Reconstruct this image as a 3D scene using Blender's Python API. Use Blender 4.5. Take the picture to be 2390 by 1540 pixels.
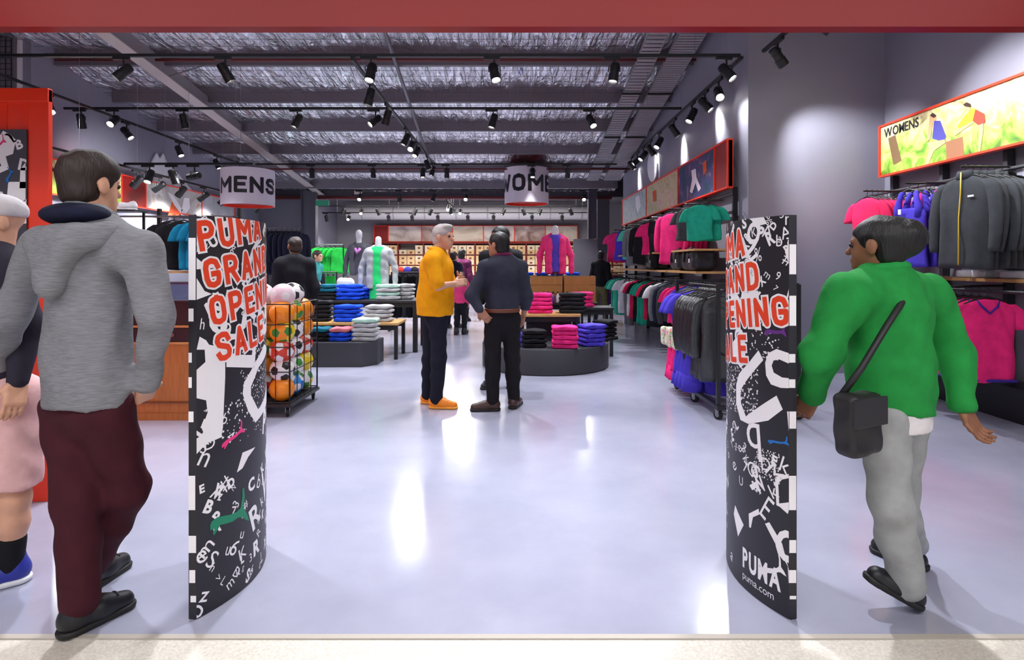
import bpy, bmesh, math, random
import numpy as np
from mathutils import Vector, Matrix, Euler
random.seed(7)
rng = np.random.default_rng(7)
for _o in list(bpy.data.objects):
    bpy.data.objects.remove(_o, do_unlink=True)
S = bpy.context.scene
COL = S.collection
PI = math.pi
# ------------------------------------------------------------------ camera
FPX, CX, HY, EYE = 1350.0, 1195.0, 618.0, 1.35      # focal length, principal column, horizon row (2390x1540 frame), eye height
cam_d = bpy.data.cameras.new('camera')
cam_d.sensor_width = 36.0
cam_d.sensor_fit = 'HORIZONTAL'
cam_d.lens = FPX / 2390.0 * 36.0
cam_d.shift_x = 0.0
cam_d.shift_y = -(770.0 - HY) / 2390.0
cam_d.clip_start = 0.05
cam_d.clip_end = 200
cam = bpy.data.objects.new('camera', cam_d)
cam.location = (0, 0, EYE)
cam.rotation_euler = (PI / 2, 0, 0)
COL.objects.link(cam)
S.camera = cam
# ------------------------------------------------------------------ world (soft light of the mall hall), exposure
W = bpy.data.worlds.new('World'); S.world = W; W.use_nodes = True
bg = W.node_tree.nodes['Background']
bg.inputs[0].default_value = (0.82, 0.86, 1.0, 1)
bg.inputs[1].default_value = 0.75
S.view_settings.view_transform = 'Standard'
S.view_settings.look = 'None'
S.view_settings.gamma = 1.0
S.view_settings.use_curve_mapping = False
S.view_settings.exposure = 0.12
SPOT_POWER = 138.0
def area_light(name, loc, size, size_y, power, color=(1, 1, 1), rot=(0, 0, 0)):
    l = bpy.data.lights.new(name, 'AREA'); l.shape = 'RECTANGLE'; l.size = size; l.size_y = size_y
    l.energy = power; l.color = color
    o = bpy.data.objects.new(name, l); o.location = loc; o.rotation_euler = rot; COL.objects.link(o)
    return o
# added fill light for the shop front (behind and above the camera)
area_light('mall_fill_light', (0.0, -0.6, 3.6), 9.0, 1.2, 210, (1.0, 0.97, 0.95))
# added fill lights without fixtures, under the roof and the rear ceiling
area_light('shop_fill_light', (-1.6, 5.0, 3.75), 7.0, 0.8, 130, (0.94, 0.95, 1.0))
area_light('shop_fill_light', (-1.8, 18.6, 3.9), 8.0, 1.0, 260, (1.0, 0.97, 0.95))
area_light('shop_fill_light', (-1.8, 20.8, 3.9), 8.0, 0.8, 200, (1.0, 0.95, 0.9))
for _o in COL.objects:
    pass
def PX(px, py, d):
    """a photograph pixel at depth d -> world point"""
    return Vector(((px - CX) * d / FPX, d, EYE - (py - HY) * d / FPX))
def FY(py, z=0.0):
    """depth of a point of height z seen on row py"""
    return FPX * (EYE - z) / (py - HY)

# ------------------------------------------------------------------ materials
MATS = {}
def srgb(r, g, b):
    def f(c):
        c /= 255.0
        return c / 12.92 if c <= 0.04045 else ((c + 0.055) / 1.055) ** 2.4
    return (f(r), f(g), f(b), 1.0)
def mat(name, col=(128, 128, 128), rough=0.6, metal=0.0, var=0.0, scale=8.0, bump=0.0, bscale=60.0, emit=0.0, spec=0.5, coat=0.0, stretch=(1, 1, 1)):
    if name in MATS: return MATS[name]
    m = bpy.data.materials.new(name); m.use_nodes = True
    nt = m.node_tree; b = nt.nodes['Principled BSDF']
    c = srgb(*col)
    b.inputs['Base Color'].default_value = c
    b.inputs['Roughness'].default_value = rough
    b.inputs['Metallic'].default_value = metal
    b.inputs['Specular IOR Level'].default_value = spec
    if coat: b.inputs['Coat Weight'].default_value = coat; b.inputs['Coat Roughness'].default_value = 0.1
    if emit:
        b.inputs['Emission Color'].default_value = c; b.inputs['Emission Strength'].default_value = emit
    if var or bump:
        tc = nt.nodes.new('ShaderNodeTexCoord'); mp = nt.nodes.new('ShaderNodeMapping')
        mp.inputs['Scale'].default_value = stretch
        nt.links.new(tc.outputs['Object'], mp.inputs[0])
    if var:
        n = nt.nodes.new('ShaderNodeTexNoise'); n.inputs['Scale'].default_value = scale; n.inputs['Detail'].default_value = 5
        nt.links.new(mp.outputs[0], n.inputs['Vector'])
        r = nt.nodes.new('ShaderNodeValToRGB')
        lo = tuple(max(0, x * (1 - var)) for x in c[:3]) + (1,); hi = tuple(min(1, x * (1 + var)) for x in c[:3]) + (1,)
        r.color_ramp.elements[0].color = lo; r.color_ramp.elements[1].color = hi
        r.color_ramp.elements[0].position = 0.3; r.color_ramp.elements[1].position = 0.7
        nt.links.new(n.outputs['Fac'], r.inputs[0]); nt.links.new(r.outputs[0], b.inputs['Base Color'])
    if bump:
        n = nt.nodes.new('ShaderNodeTexNoise'); n.inputs['Scale'].default_value = bscale; n.inputs['Detail'].default_value = 4
        nt.links.new(mp.outputs[0], n.inputs['Vector'])
        bp = nt.nodes.new('ShaderNodeBump'); bp.inputs['Strength'].default_value = bump; bp.inputs['Distance'].default_value = 0.01
        nt.links.new(n.outputs['Fac'], bp.inputs['Height']); nt.links.new(bp.outputs[0], b.inputs['Normal'])
    MATS[name] = m
    return m
def cloth(col, rough=0.85):
    return mat('cloth_%d_%d_%d_%d' % (*col, int(rough * 100)), col, rough, var=0.12, scale=14, bump=0.12, bscale=90, spec=0.25)
BLACK = mat('black_metal', (22, 22, 25), 0.42, 0.0)
DKGREY = mat('charcoal_paint', (48, 48, 54), 0.55)
WHITE = mat('white_paint', (236, 234, 238), 0.55)
STEEL = mat('steel', (150, 150, 155), 0.32, 0.9)
RED = mat('red_gloss_paint', (246, 62, 34), 0.35, var=0.05, scale=3)
WOOD = mat('oak_wood', (196, 150, 92), 0.5, var=0.22, scale=6, stretch=(1, 12, 12))
WOODX = mat('oak_veneer', (176, 122, 62), 0.5, var=0.15, scale=5, stretch=(9, 9, 1))
RUBBER = mat('black_rubber', (18, 18, 20), 0.7)
PRINT_W = mat('print_white', (240, 236, 240), 0.5)
PRINT_K = mat('print_black', (30, 28, 36), 0.42)
PRINT_R = mat('print_red', (226, 62, 24), 0.45)
PRINT_PK = mat('print_pink', (232, 50, 130), 0.5)
PRINT_GR = mat('print_green', (10, 128, 92), 0.5)
PRINT_PU = mat('print_purple', (98, 40, 130), 0.5)
PRINT_BL = mat('print_blue', (20, 110, 190), 0.5)
SKIN = mat('skin_light', (214, 160, 132), 0.55, var=0.06, scale=20)
SKIN_D = mat('skin_brown', (140, 92, 66), 0.55, var=0.06, scale=20)
LENS = mat('lamp_lens', (255, 250, 244), 0.3, emit=28.0)
LENS_OFF = mat('lamp_glass', (190, 190, 195), 0.2)

# ------------------------------------------------------------------ object helpers
def tag(o, label=None, cat=None, group=None, kind=None):
    if label: o['label'] = label
    if cat: o['category'] = cat
    if group: o['group'] = group
    if kind: o['kind'] = kind
    return o
def thing(name, label, cat, loc=(0, 0, 0), group=None, rz=0.0):
    o = bpy.data.objects.new(name, None); COL.objects.link(o)
    o.empty_display_size = 0.1
    o.location = loc; o.rotation_euler = (0, 0, rz)
    return tag(o, label, cat, group)
def wmat(o):
    m = o.matrix_basis.copy()
    if o.parent: m = wmat(o.parent) @ o.matrix_parent_inverse @ m
    return m
def link(name, me, parent=None, local=False):
    o = bpy.data.objects.new(name, me); COL.objects.link(o)
    if parent:
        o.parent = parent
        if not local: o.matrix_parent_inverse = wmat(parent).inverted()
    return o
def mesh_np(name, V, F, material, parent=None, smooth=True, local=False, mats=None, midx=None):
    me = bpy.data.meshes.new(name)
    me.from_pydata([tuple(map(float, v)) for v in V], [], [tuple(map(int, f)) for f in F])
    if mats:
        for m in mats: me.materials.append(m)
        if midx is not None: me.polygons.foreach_set('material_index', np.asarray(midx, dtype=np.int32))
    elif material: me.materials.append(material)
    if smooth: me.polygons.foreach_set('use_smooth', [True] * len(me.polygons))
    me.update()
    return link(name, me, parent, local)
class MB:
    """collects shapes for one mesh"""
    def __init__(s): s.v = []; s.f = []
    def add(s, V, F):
        o = len(s.v); s.v += [tuple(p) for p in V]; s.f += [tuple(i + o for i in f) for f in F]; return s
    def box(s, lo, hi, bev=0.0, M=None):
        lo = Vector(lo); hi = Vector(hi)
        if bev <= 0:
            V = [Vector((x, y, z)) for x in (lo.x, hi.x) for y in (lo.y, hi.y) for z in (lo.z, hi.z)]
            F = [(0, 1, 3, 2), (4, 6, 7, 5), (0, 4, 5, 1), (2, 3, 7, 6), (0, 2, 6, 4), (1, 5, 7, 3)]
        else:
            bm = bmesh.new(); bmesh.ops.create_cube(bm, size=1.0)
            d = hi - lo; c = (hi + lo) / 2
            for v in bm.verts: v.co = Vector((v.co.x * d.x, v.co.y * d.y, v.co.z * d.z)) + c
            bmesh.ops.bevel(bm, geom=bm.edges[:], offset=min(bev, 0.49 * min(d)), segments=2, profile=0.7, affect='EDGES')
            bm.verts.index_update(); V = [v.co.copy() for v in bm.verts]; F = [[v.index for v in f.verts] for f in bm.faces]; bm.free()
        if M is not None: V = [M @ p for p in V]
        return s.add(V, F)
    def cbox(s, c, d, bev=0.0, M=None):
        c = Vector(c); d = Vector(d) / 2
        return s.box(c - d, c + d, bev, M)
    def tube(s, pts, r, n=8, cap=True, closed=False):
        pts = [Vector(p) for p in pts]; N = len(pts)
        rs = r if isinstance(r, (list, tuple)) else [r] * N
        V = []; F = []; up = None
        for i, p in enumerate(pts):
            a = pts[(i - 1) % N] if (i > 0 or closed) else p; b = pts[(i + 1) % N] if (i < N - 1 or closed) else p
            t = (b - a).normalized()
            if up is None:
                up = Vector((0, 0, 1)) if abs(t.z) < 0.9 else Vector((1, 0, 0))
            x = t.cross(up).normalized(); y = x.cross(t).normalized(); up = y
            for k in range(n):
                a_ = 2 * PI * (k + 0.5) / n
                V.append(p + (x * math.cos(a_) + y * math.sin(a_)) * rs[i])
        M_ = N if closed else N - 1
        for i in range(M_):
            for k in range(n):
                F.append((i * n + k, i * n + (k + 1) % n, ((i + 1) % N) * n + (k + 1) % n, ((i + 1) % N) * n + k))
        if cap and not closed:
            F.append(tuple(range(n - 1, -1, -1))); F.append(tuple((N - 1) * n + k for k in range(n)))
        return s.add(V, F)
    def lathe(s, prof, c=(0, 0, 0), n=24, M=None):
        c = Vector(c); V = []; F = []
        for (r, z) in prof:
            for k in range(n):
                a = 2 * PI * k / n; V.append(c + Vector((r * math.cos(a), r * math.sin(a), z)))
        for i in range(len(prof) - 1):
            for k in range(n):
                F.append((i * n + k, i * n + (k + 1) % n, (i + 1) * n + (k + 1) % n, (i + 1) * n + k))
        F.append(tuple(range(n - 1, -1, -1))); F.append(tuple((len(prof) - 1) * n + k for k in range(n)))
        if M is not None: V = [M @ p for p in V]
        return s.add(V, F)
    def prism(s, poly, z0, z1, axis='z'):
        """extrude a 2D polygon"""
        n = len(poly)
        def mk(p, h):
            if axis == 'z': return Vector((p[0], p[1], h))
            if axis == 'y': return Vector((p[0], h, p[1]))
            return Vector((h, p[0], p[1]))
        V = [mk(p, z0) for p in poly] + [mk(p, z1) for p in poly]
        F = [tuple(range(n - 1, -1, -1)), tuple(range(n, 2 * n))] + [(i, (i + 1) % n, n + (i + 1) % n, n + i) for i in range(n)]
        return s.add(V, F)
    def obj(s, name, material, parent=None, smooth=False, local=False):
        o = mesh_np(name, s.v, s.f, material, parent, smooth, local)
        bm = bmesh.new(); bm.from_mesh(o.data); bmesh.ops.recalc_face_normals(bm, faces=bm.faces[:]); bm.to_mesh(o.data); bm.free()
        if smooth == 'auto':
            try: o.data.set_sharp_from_angle(angle=math.radians(40))
            except Exception: pass
        return o
def autosm(o, deg=40):
    o.data.polygons.foreach_set('use_smooth', [True] * len(o.data.polygons))
    try: o.data.set_sharp_from_angle(angle=math.radians(deg))
    except Exception: pass
    return o
def copy_tree(o, parent=None):
    c = o.copy(); COL.objects.link(c)
    if parent is not None:
        c.parent = parent; c.matrix_parent_inverse = o.matrix_parent_inverse.copy()
    for ch in list(o.children): copy_tree(ch, c)
    return c
ORD = ['first', 'second', 'third', 'fourth', 'fifth', 'sixth', 'seventh', 'eighth', 'ninth', 'tenth', 'eleventh', 'twelfth', 'thirteenth', 'fourteenth', 'fifteenth', 'sixteenth', 'seventeenth', 'eighteenth', 'nineteenth', 'twentieth']
def ordn(i):
    if i < 20: return ORD[i]
    t = ['twenty', 'thirty', 'forty', 'fifty'][(i + 1) // 10 - 2]
    k = (i + 1) % 10
    return (t[:-1] + 'ieth') if k == 0 else t + '-' + ORD[k - 1]

# ------------------------------------------------------------------ signed-distance modelling (people, mannequins, bags)
def surface_nets(Fv, org, h):
    nx, ny, nz = Fv.shape
    offs = [(i, j, k) for i in (0, 1) for j in (0, 1) for k in (0, 1)]
    corner = {o: Fv[o[0]:nx - 1 + o[0], o[1]:ny - 1 + o[1], o[2]:nz - 1 + o[2]] for o in offs}
    cnt = sum((corner[o] < 0).astype(np.int8) for o in offs)
    act = (cnt > 0) & (cnt < 8)
    ijk = np.argwhere(act)
    idx = -np.ones(act.shape, dtype=np.int64); idx[act] = np.arange(len(ijk))
    P = np.zeros((len(ijk), 3)); C = np.zeros(len(ijk))
    vals = {o: corner[o][act] for o in offs}
    for a in offs:
        for ax in range(3):
            if a[ax] == 0:
                b = list(a); b[ax] = 1; b = tuple(b)
                fa, fb = vals[a], vals[b]
                m = (fa < 0) != (fb < 0)
                t = fa[m] / (fa[m] - fb[m])
                q = np.tile(np.array(a, float), (m.sum(), 1)); q[:, ax] += t
                P[m] += q; C[m] += 1
    P /= C[:, None]
    V = org + (ijk + P) * h
    faces = []
    s = Fv < 0
    for ax in range(3):
        u, w = [(1, 2), (2, 0), (0, 1)][ax]
        sl0 = [slice(None)] * 3; sl1 = [slice(None)] * 3
        sl0[ax] = slice(0, -1); sl1[ax] = slice(1, None)
        d = s[tuple(sl0)] != s[tuple(sl1)]
        e = np.argwhere(d)
        ok = (e[:, u] > 0) & (e[:, w] > 0) & (e[:, u] < act.shape[u]) & (e[:, w] < act.shape[w])
        e = e[ok]
        def cell(du, dw):
            c = e.copy(); c[:, u] += du; c[:, w] += dw; return idx[c[:, 0], c[:, 1], c[:, 2]]
        q = np.stack([cell(-1, -1), cell(0, -1), cell(0, 0), cell(-1, 0)], 1)
        inside = s[e[:, 0], e[:, 1], e[:, 2]]
        q[~inside] = q[~inside][:, ::-1]
        faces.append(q[(q >= 0).all(1)])
    return V, np.concatenate(faces)
class SDF:
    def __init__(s, h=0.012, k=0.03): s.h = h; s.k = k; s.p = []; s.post = None
    def cone(s, a, b, ra, rb, flat=None, k=None, op='u'):
        s.p.append(('c', np.array(a, float), np.array(b, float), ra, rb, flat, s.k if k is None else k, op)); return s
    def ell(s, c, r, R=None, k=None, op='u'):
        s.p.append(('e', np.array(c, float), np.array(r, float), R, None, None, s.k if k is None else k, op)); return s
    def box(s, c, r, R=None, rr=0.01, k=None, op='u'):
        s.p.append(('b', np.array(c, float), np.array(r, float), R, rr, None, s.k if k is None else k, op)); return s
    def cut(s, p0, n, k=0.004):
        """keep the side the normal points away from"""
        n = np.array(n, float); s.p.append(('h', np.array(p0, float), n / np.linalg.norm(n), 0, 0, None, k, 'x')); return s
    def mesh(s):
        lo = np.array([1e9] * 3); hi = -lo; bb = []
        for q in s.p:
            t = q[0]
            if t == 'c': l = np.minimum(q[1] - q[3], q[2] - q[4]); u = np.maximum(q[1] + q[3], q[2] + q[4])
            elif t == 'e': r = max(q[2]); l = q[1] - r; u = q[1] + r
            elif t == 'b': r = np.linalg.norm(q[2]); l = q[1] - r; u = q[1] + r
            else: bb.append(None); continue
            bb.append((l, u))
            if q[7] == 'u': lo = np.minimum(lo, l); hi = np.maximum(hi, u)
        h = s.h; lo = lo - 4 * h - 0.012; hi = hi + 4 * h + 0.012
        n = np.ceil((hi - lo) / h).astype(int) + 1
        D = np.full(n, 1.0, dtype=np.float32)
        ax = [lo[i] + np.arange(n[i]) * h for i in range(3)]
        for q, b in zip(s.p, bb):
            k = q[6]
            if b is None: sl = (slice(None),) * 3
            else:
                m = 2.0 * k + 3 * h
                i0 = np.maximum(np.floor((b[0] - m - lo) / h).astype(int), 0); i1 = np.minimum(np.ceil((b[1] + m - lo) / h).astype(int) + 1, n)
                sl = tuple(slice(i0[i], i1[i]) for i in range(3))
            X, Y, Z = np.meshgrid(ax[0][sl[0]], ax[1][sl[1]], ax[2][sl[2]], indexing='ij')
            t = q[0]
            if t == 'c':
                a, b2, ra, rb, flat = q[1:6]
                ba = b2 - a; L2 = max(ba @ ba, 1e-9)
                x, y, z = X - a[0], Y - a[1], Z - a[2]
                tt = np.clip((x * ba[0] + y * ba[1] + z * ba[2]) / L2, 0, 1)
                x = x - tt * ba[0]; y = y - tt * ba[1]; z = z - tt * ba[2]
                if flat is not None:
                    dv, fac = flat; w = (x * dv[0] + y * dv[1] + z * dv[2]) * (fac - 1)
                    x = x + w * dv[0]; y = y + w * dv[1]; z = z + w * dv[2]
                d = np.sqrt(x * x + y * y + z * z) - (ra + (rb - ra) * tt)
            elif t == 'e':
                c, r, R = q[1:4]
                x, y, z = X - c[0], Y - c[1], Z - c[2]
                if R is not None: x, y, z = (R[0][0] * x + R[0][1] * y + R[0][2] * z, R[1][0] * x + R[1][1] * y + R[1][2] * z, R[2][0] * x + R[2][1] * y + R[2][2] * z)
                k0 = np.sqrt((x / r[0]) ** 2 + (y / r[1]) ** 2 + (z / r[2]) ** 2)
                k1 = np.sqrt((x / r[0] ** 2) ** 2 + (y / r[1] ** 2) ** 2 + (z / r[2] ** 2) ** 2)
                d = k0 * (k0 - 1) / np.maximum(k1, 1e-6)
            elif t == 'b':
                c, r, R, rr = q[1:5]
                x, y, z = X - c[0], Y - c[1], Z - c[2]
                if R is not None: x, y, z = (R[0][0] * x + R[0][1] * y + R[0][2] * z, R[1][0] * x + R[1][1] * y + R[1][2] * z, R[2][0] * x + R[2][1] * y + R[2][2] * z)
                ex, ey, ez = np.abs(x) - r[0] + rr, np.abs(y) - r[1] + rr, np.abs(z) - r[2] + rr
                d = np.sqrt(np.maximum(ex, 0) ** 2 + np.maximum(ey, 0) ** 2 + np.maximum(ez, 0) ** 2) + np.minimum(np.maximum(ex, np.maximum(ey, ez)), 0) - rr
            else:
                d = (X - q[1][0]) * q[2][0] + (Y - q[1][1]) * q[2][1] + (Z - q[1][2]) * q[2][2]
            A = D[sl]
            if q[7] == 'u':
                hh = np.maximum(k - np.abs(A - d), 0) / k; D[sl] = np.minimum(A, d) - hh * hh * k * 0.25
            else:
                dd = d if q[7] == 'x' else -d
                hh = np.maximum(k - np.abs(A - dd), 0) / k; D[sl] = np.maximum(A, dd) + hh * hh * k * 0.25
        if s.post is not None:
            X, Y, Z = np.meshgrid(*ax, indexing='ij'); D = D + s.post(X, Y, Z)
        return surface_nets(D, lo, h)
    def obj(s, name, material, parent=None, local=False):
        V, F = s.mesh(); return mesh_np(name, V, F, material, parent, True, local)
def merge(*ms):
    V = []; F = []; o = 0
    for v, f in ms:
        V.append(np.asarray(v, float)); F += [tuple(int(i) + o for i in q) for q in f]; o += len(v)
    return np.concatenate(V), F
def folds(amp, sc=1.0, ph=0.0):
    def f(X, Y, Z):
        return amp * (np.sin(9 * sc * X + 23 * sc * Z + 6 * np.sin(5 * sc * Y + 3 * Z + ph) + ph) * 0.6 + np.sin(31 * sc * X - 12 * sc * Z + 17 * sc * Y + 2.1 * ph) * 0.4)
    return f

# ------------------------------------------------------------------ lettering and flat print
GLY = {}
def make_glyphs(spec):
    obs = []
    for off, chars in spec:
        for ch in chars:
            cu = bpy.data.curves.new('g', 'FONT'); cu.body = ch; cu.size = 1.0; cu.offset = off; cu.resolution_u = 3; cu.fill_mode = 'FRONT'
            o = bpy.data.objects.new('g', cu); COL.objects.link(o); obs.append((off, ch, o))
    dg = bpy.context.evaluated_depsgraph_get(); dg.update()
    for off, ch, o in obs:
        me = o.evaluated_get(dg).to_mesh()
        V = np.array([v.co[:2] for v in me.vertices]) if len(me.vertices) else np.zeros((0, 2))
        GLY[(off, ch)] = (V, [tuple(p.vertices) for p in me.polygons])
        o.evaluated_get(dg).to_mesh_clear()
    for off, ch, o in obs:
        cu = o.data; bpy.data.objects.remove(o, do_unlink=True); bpy.data.curves.remove(cu)
ALPHA = 'ABCDEFGHIJKLMNOPQRSTUVWXYZ'
make_glyphs([(0.0, ALPHA + 'abcdefghkmnopqrsu.0123456789%#'), (0.04, ALPHA), (0.078, ALPHA), (0.02, ALPHA + 'puma.cobed'), (0.06, ALPHA), (0.105, ALPHA)])
CAPH = GLY[(0.0, 'H')][0][:, 1].max()
def word(txt, h, off=0.0, xs=1.0, gap=0.06, rot=0.0, at=(0, 0), adv_off=None):
    """2D mesh of a word: cap height h, bottom-left at `at`, rotated; advance widths follow the bold face adv_off"""
    x = 0.0; Vs = []; Fs = []; o = 0
    k = h / CAPH; ao = off if adv_off is None else adv_off
    for ch in txt:
        if ch == ' ': x += 0.3 * k * xs; continue
        a = GLY[(ao, ch)][0]; V, F = GLY[(off, ch)]
        x0 = a[:, 0].min()
        Q = np.stack([(V[:, 0] - x0) * k * xs + x, V[:, 1] * k], 1)
        Vs.append(Q); Fs += [tuple(i + o for i in f) for f in F]; o += len(Q)
        x += (a[:, 0].max() - x0 + gap) * k * xs
    V = np.concatenate(Vs); c, s_ = math.cos(rot), math.sin(rot)
    V = np.stack([V[:, 0] * c - V[:, 1] * s_ + at[0], V[:, 0] * s_ + V[:, 1] * c + at[1]], 1)
    return V, Fs
SG = {'P': [[(0, 0), (0, 1), (.6, 1), (.88, .93), (1, .75), (.88, .55), (.6, .47), (0, .47)]], 'U': [[(0, 1), (0, .28), (.12, .08), (.5, 0), (.88, .08), (1, .28), (1, 1)]], 'M': [[(0, 0), (0, 1), (.5, .38), (1, 1), (1, 0)]],
      'A': [[(0, 0), (.5, 1), (1, 0)], [(.2, .28), (.8, .28)]], 'G': [[(1, .74), (.88, .93), (.5, 1), (.12, .93), (0, .72), (0, .28), (.12, .07), (.5, 0), (.88, .07), (1, .26), (1, .46), (.58, .46)]], 'N': [[(0, 0), (0, 1), (1, 0), (1, 1)]],
      'D': [[(0, 0), (0, 1), (.5, 1), (.88, .9), (1, .68), (1, .32), (.88, .1), (.5, 0), (0, 0)]], 'O': [[(.5, 1), (.12, .93), (0, .72), (0, .28), (.12, .07), (.5, 0), (.88, .07), (1, .28), (1, .72), (.88, .93), (.5, 1)]],
      'E': [[(1, 1), (0, 1), (0, 0), (1, 0)], [(0, .52), (.85, .52)]], 'I': [[(0, 0), (0, 1)]], 'S': [[(1, .78), (.88, .95), (.5, 1), (.12, .93), (0, .76), (.12, .6), (.88, .42), (1, .24), (.88, .06), (.5, 0), (.12, .05), (0, .2)]], 'L': [[(0, 1), (0, 0), (.9, 0)]], 'W': [[(0, 1), (.25, 0), (.5, .75), (.75, 0), (1, 1)]]}
SG['R'] = SG['P'] + [[(.5, .47), (1, 0)]]
def bold(txt, h, st, w, gap, rot=0.0, at=(0, 0), grow=0.0):
    """heavy rounded-joint sign lettering drawn as strokes of width st (+2*grow for an outline)"""
    x = 0.0; Vs = []; Fs = []; o = 0; hw = st / 2 + grow
    for ch in txt:
        ww = 0.0 if ch == 'I' else w * (1.25 if ch in 'MW' else 1.0) * (0.9 if ch in 'EL' else 1.0)
        for pl_ in SG[ch]:
            P = [np.array((x + st / 2 + q[0] * (ww - st if ww else 0), st / 2 + q[1] * (h - st))) for q in pl_]
            for i, (a, b_) in enumerate(zip(P, P[1:])):
                d = (b_ - a) / np.linalg.norm(b_ - a); n = np.array((-d[1], d[0])) * hw
                e0 = d * hw if i == 0 else 0 * d; e1 = d * hw if i == len(P) - 2 else 0 * d
                Vs.append(np.array([a - n - e0, b_ - n + e1, b_ + n + e1, a + n - e0])); Fs.append((o, o + 1, o + 2, o + 3)); o += 4
            for q in P[1:-1]:
                Vs.append(np.array([q + hw * np.array((math.cos(t), math.sin(t))) for t in np.linspace(0, 2 * PI, 13)[:-1]])); Fs.append(tuple(range(o, o + 12))); o += 12
        x += (ww if ww else st) + gap
    V = np.concatenate(Vs); c, s_ = math.cos(rot), math.sin(rot)
    return np.stack([V[:, 0] * c - V[:, 1] * s_ + at[0], V[:, 0] * s_ + V[:, 1] * c + at[1]], 1), Fs
def poly2(pts): return np.array(pts, float), [tuple(range(len(pts)))]
def join2(L):
    Vs = []; Fs = []; o = 0
    for V, F in L:
        Vs.append(V); Fs += [tuple(i + o for i in f) for f in F]; o += len(V)
    return (np.concatenate(Vs), Fs) if Vs else (np.zeros((0, 2)), [])
def decal(name, L, mapper, material, parent, lift, clip=None, ucuts=()):
    """flat print: 2D meshes clipped to the sheet, cut along bending lines and laid on a surface by mapper(u,v,lift)"""
    V, F = join2(L)
    if not len(V): return None
    bm = bmesh.new(); vs = [bm.verts.new((p[0], p[1], 0)) for p in V]
    for f in F:
        try: bm.faces.new([vs[i] for i in f])
        except Exception: pass
    bmesh.ops.triangulate(bm, faces=bm.faces[:])
    def cutp(co, no, clear):
        bmesh.ops.bisect_plane(bm, geom=bm.verts[:] + bm.edges[:] + bm.faces[:], plane_co=co, plane_no=no, clear_outer=clear)
    if clip:
        u0, u1, v0, v1 = clip
        cutp((u0, 0, 0), (-1, 0, 0), True); cutp((u1, 0, 0), (1, 0, 0), True); cutp((0, v0, 0), (0, -1, 0), True); cutp((0, v1, 0), (0, 1, 0), True)
    for u in ucuts: cutp((u, 0, 0), (1, 0, 0), False)
    for f in bm.faces:
        if f.normal.z < 0: f.normal_flip()
    for v in bm.verts: v.co = mapper(v.co.x, v.co.y, lift)
    me = bpy.data.meshes.new(name); bm.to_mesh(me); bm.free(); me.materials.append(material)
    return link(name, me, parent)
CAT = [(222, 775), (262, 745), (310, 735), (360, 725), (400, 705), (425, 680), (438, 600), (438, 545), (450, 538), (455, 600), (447, 680), (470, 720), (487, 772), (460, 762), (435, 745), (410, 747), (370, 775), (320, 792), (285, 797), (265, 832), (240, 872), (230, 862), (243, 827), (213, 838), (212, 800)]
def cat2(u, v, w, h, rot=0.0):
    """leaping cat emblem centred at (u,v)"""
    P = np.array([((x - 350) / 275.0 * w, -(y - 705) / 335.0 * h) for x, y in CAT]); c, s_ = math.cos(rot), math.sin(rot)
    P = np.stack([P[:, 0] * c - P[:, 1] * s_ + u, P[:, 0] * s_ + P[:, 1] * c + v], 1)
    return P, [tuple(range(len(P)))]
# ================================================================== the setting
XR, XE, YP = 4.64, 2.94, 7.2          # right front wall, corner of the projecting wall, its depth
XL, YB = -7.4, 24.5                   # left wall, back wall
def roof(y): return 6.33 - 0.162 * y
def struct(name, mb, m, smooth=False):
    return tag(mb.obj(name, m, None, smooth), kind='structure')
# polished concrete floor
FLOOR_M = mat('polished_floor', (184, 182, 196), 0.2, spec=0.55)
nt = FLOOR_M.node_tree; b = nt.nodes['Principled BSDF']
tc = nt.nodes.new('ShaderNodeTexCoord')
n1 = nt.nodes.new('ShaderNodeTexNoise'); n1.inputs['Scale'].default_value = 0.9; n1.inputs['Detail'].default_value = 7; n1.inputs['Roughness'].default_value = 0.62
nt.links.new(tc.outputs['Object'], n1.inputs['Vector'])
r1 = nt.nodes.new('ShaderNodeValToRGB'); r1.color_ramp.elements[0].position = 0.3; r1.color_ramp.elements[1].position = 0.75
r1.color_ramp.elements[0].color = srgb(146, 147, 167); r1.color_ramp.elements[1].color = srgb(170, 171, 190)
nt.links.new(n1.outputs['Fac'], r1.inputs[0]); nt.links.new(r1.outputs[0], b.inputs['Base Color'])
n2 = nt.nodes.new('ShaderNodeTexNoise'); n2.inputs['Scale'].default_value = 3.0; n2.inputs['Detail'].default_value = 6
nt.links.new(tc.outputs['Object'], n2.inputs['Vector'])
mr = nt.nodes.new('ShaderNodeMapRange'); mr.inputs['To Min'].default_value = 0.1; mr.inputs['To Max'].default_value = 0.24
nt.links.new(n2.outputs['Fac'], mr.inputs[0]); nt.links.new(mr.outputs[0], b.inputs['Roughness'])
fl = MB().box((-9, 2.115, -0.12), (7.0, YB + 0.2, 0.0))
struct('floor', fl, FLOOR_M)
MALL = mat('mall_terrazzo', (206, 199, 188), 0.5, var=0.16, scale=120)
tag(MB().box((-9, -3.5, -0.12), (7, 2.09, -0.004)).obj('floor_mall', MALL), kind='structure')
tag(MB().box((-9, 2.09, -0.12), (7, 2.115, 0.001)).obj('trim_1', mat('threshold_strip', (178, 170, 160), 0.6)), kind='structure')
WALL = mat('grey_wall_paint', (140, 139, 153), 0.62, var=0.03, scale=2)
WALL_D = mat('dark_wall_paint', (58, 57, 66), 0.65)
struct('wall_right_front', MB().box((XR, -3.4, 0), (XR + 0.15, YP + 0.15, 6.2)), WALL)
struct('wall_right_pier', MB().box((XE, YP, 0), (XR, YP + 0.15, 6.2)), WALL)
struct('wall_right_back', MB().box((XE, YP + 0.15, 0), (XE + 0.15, 15.3, 6.0)), WALL)
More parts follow.
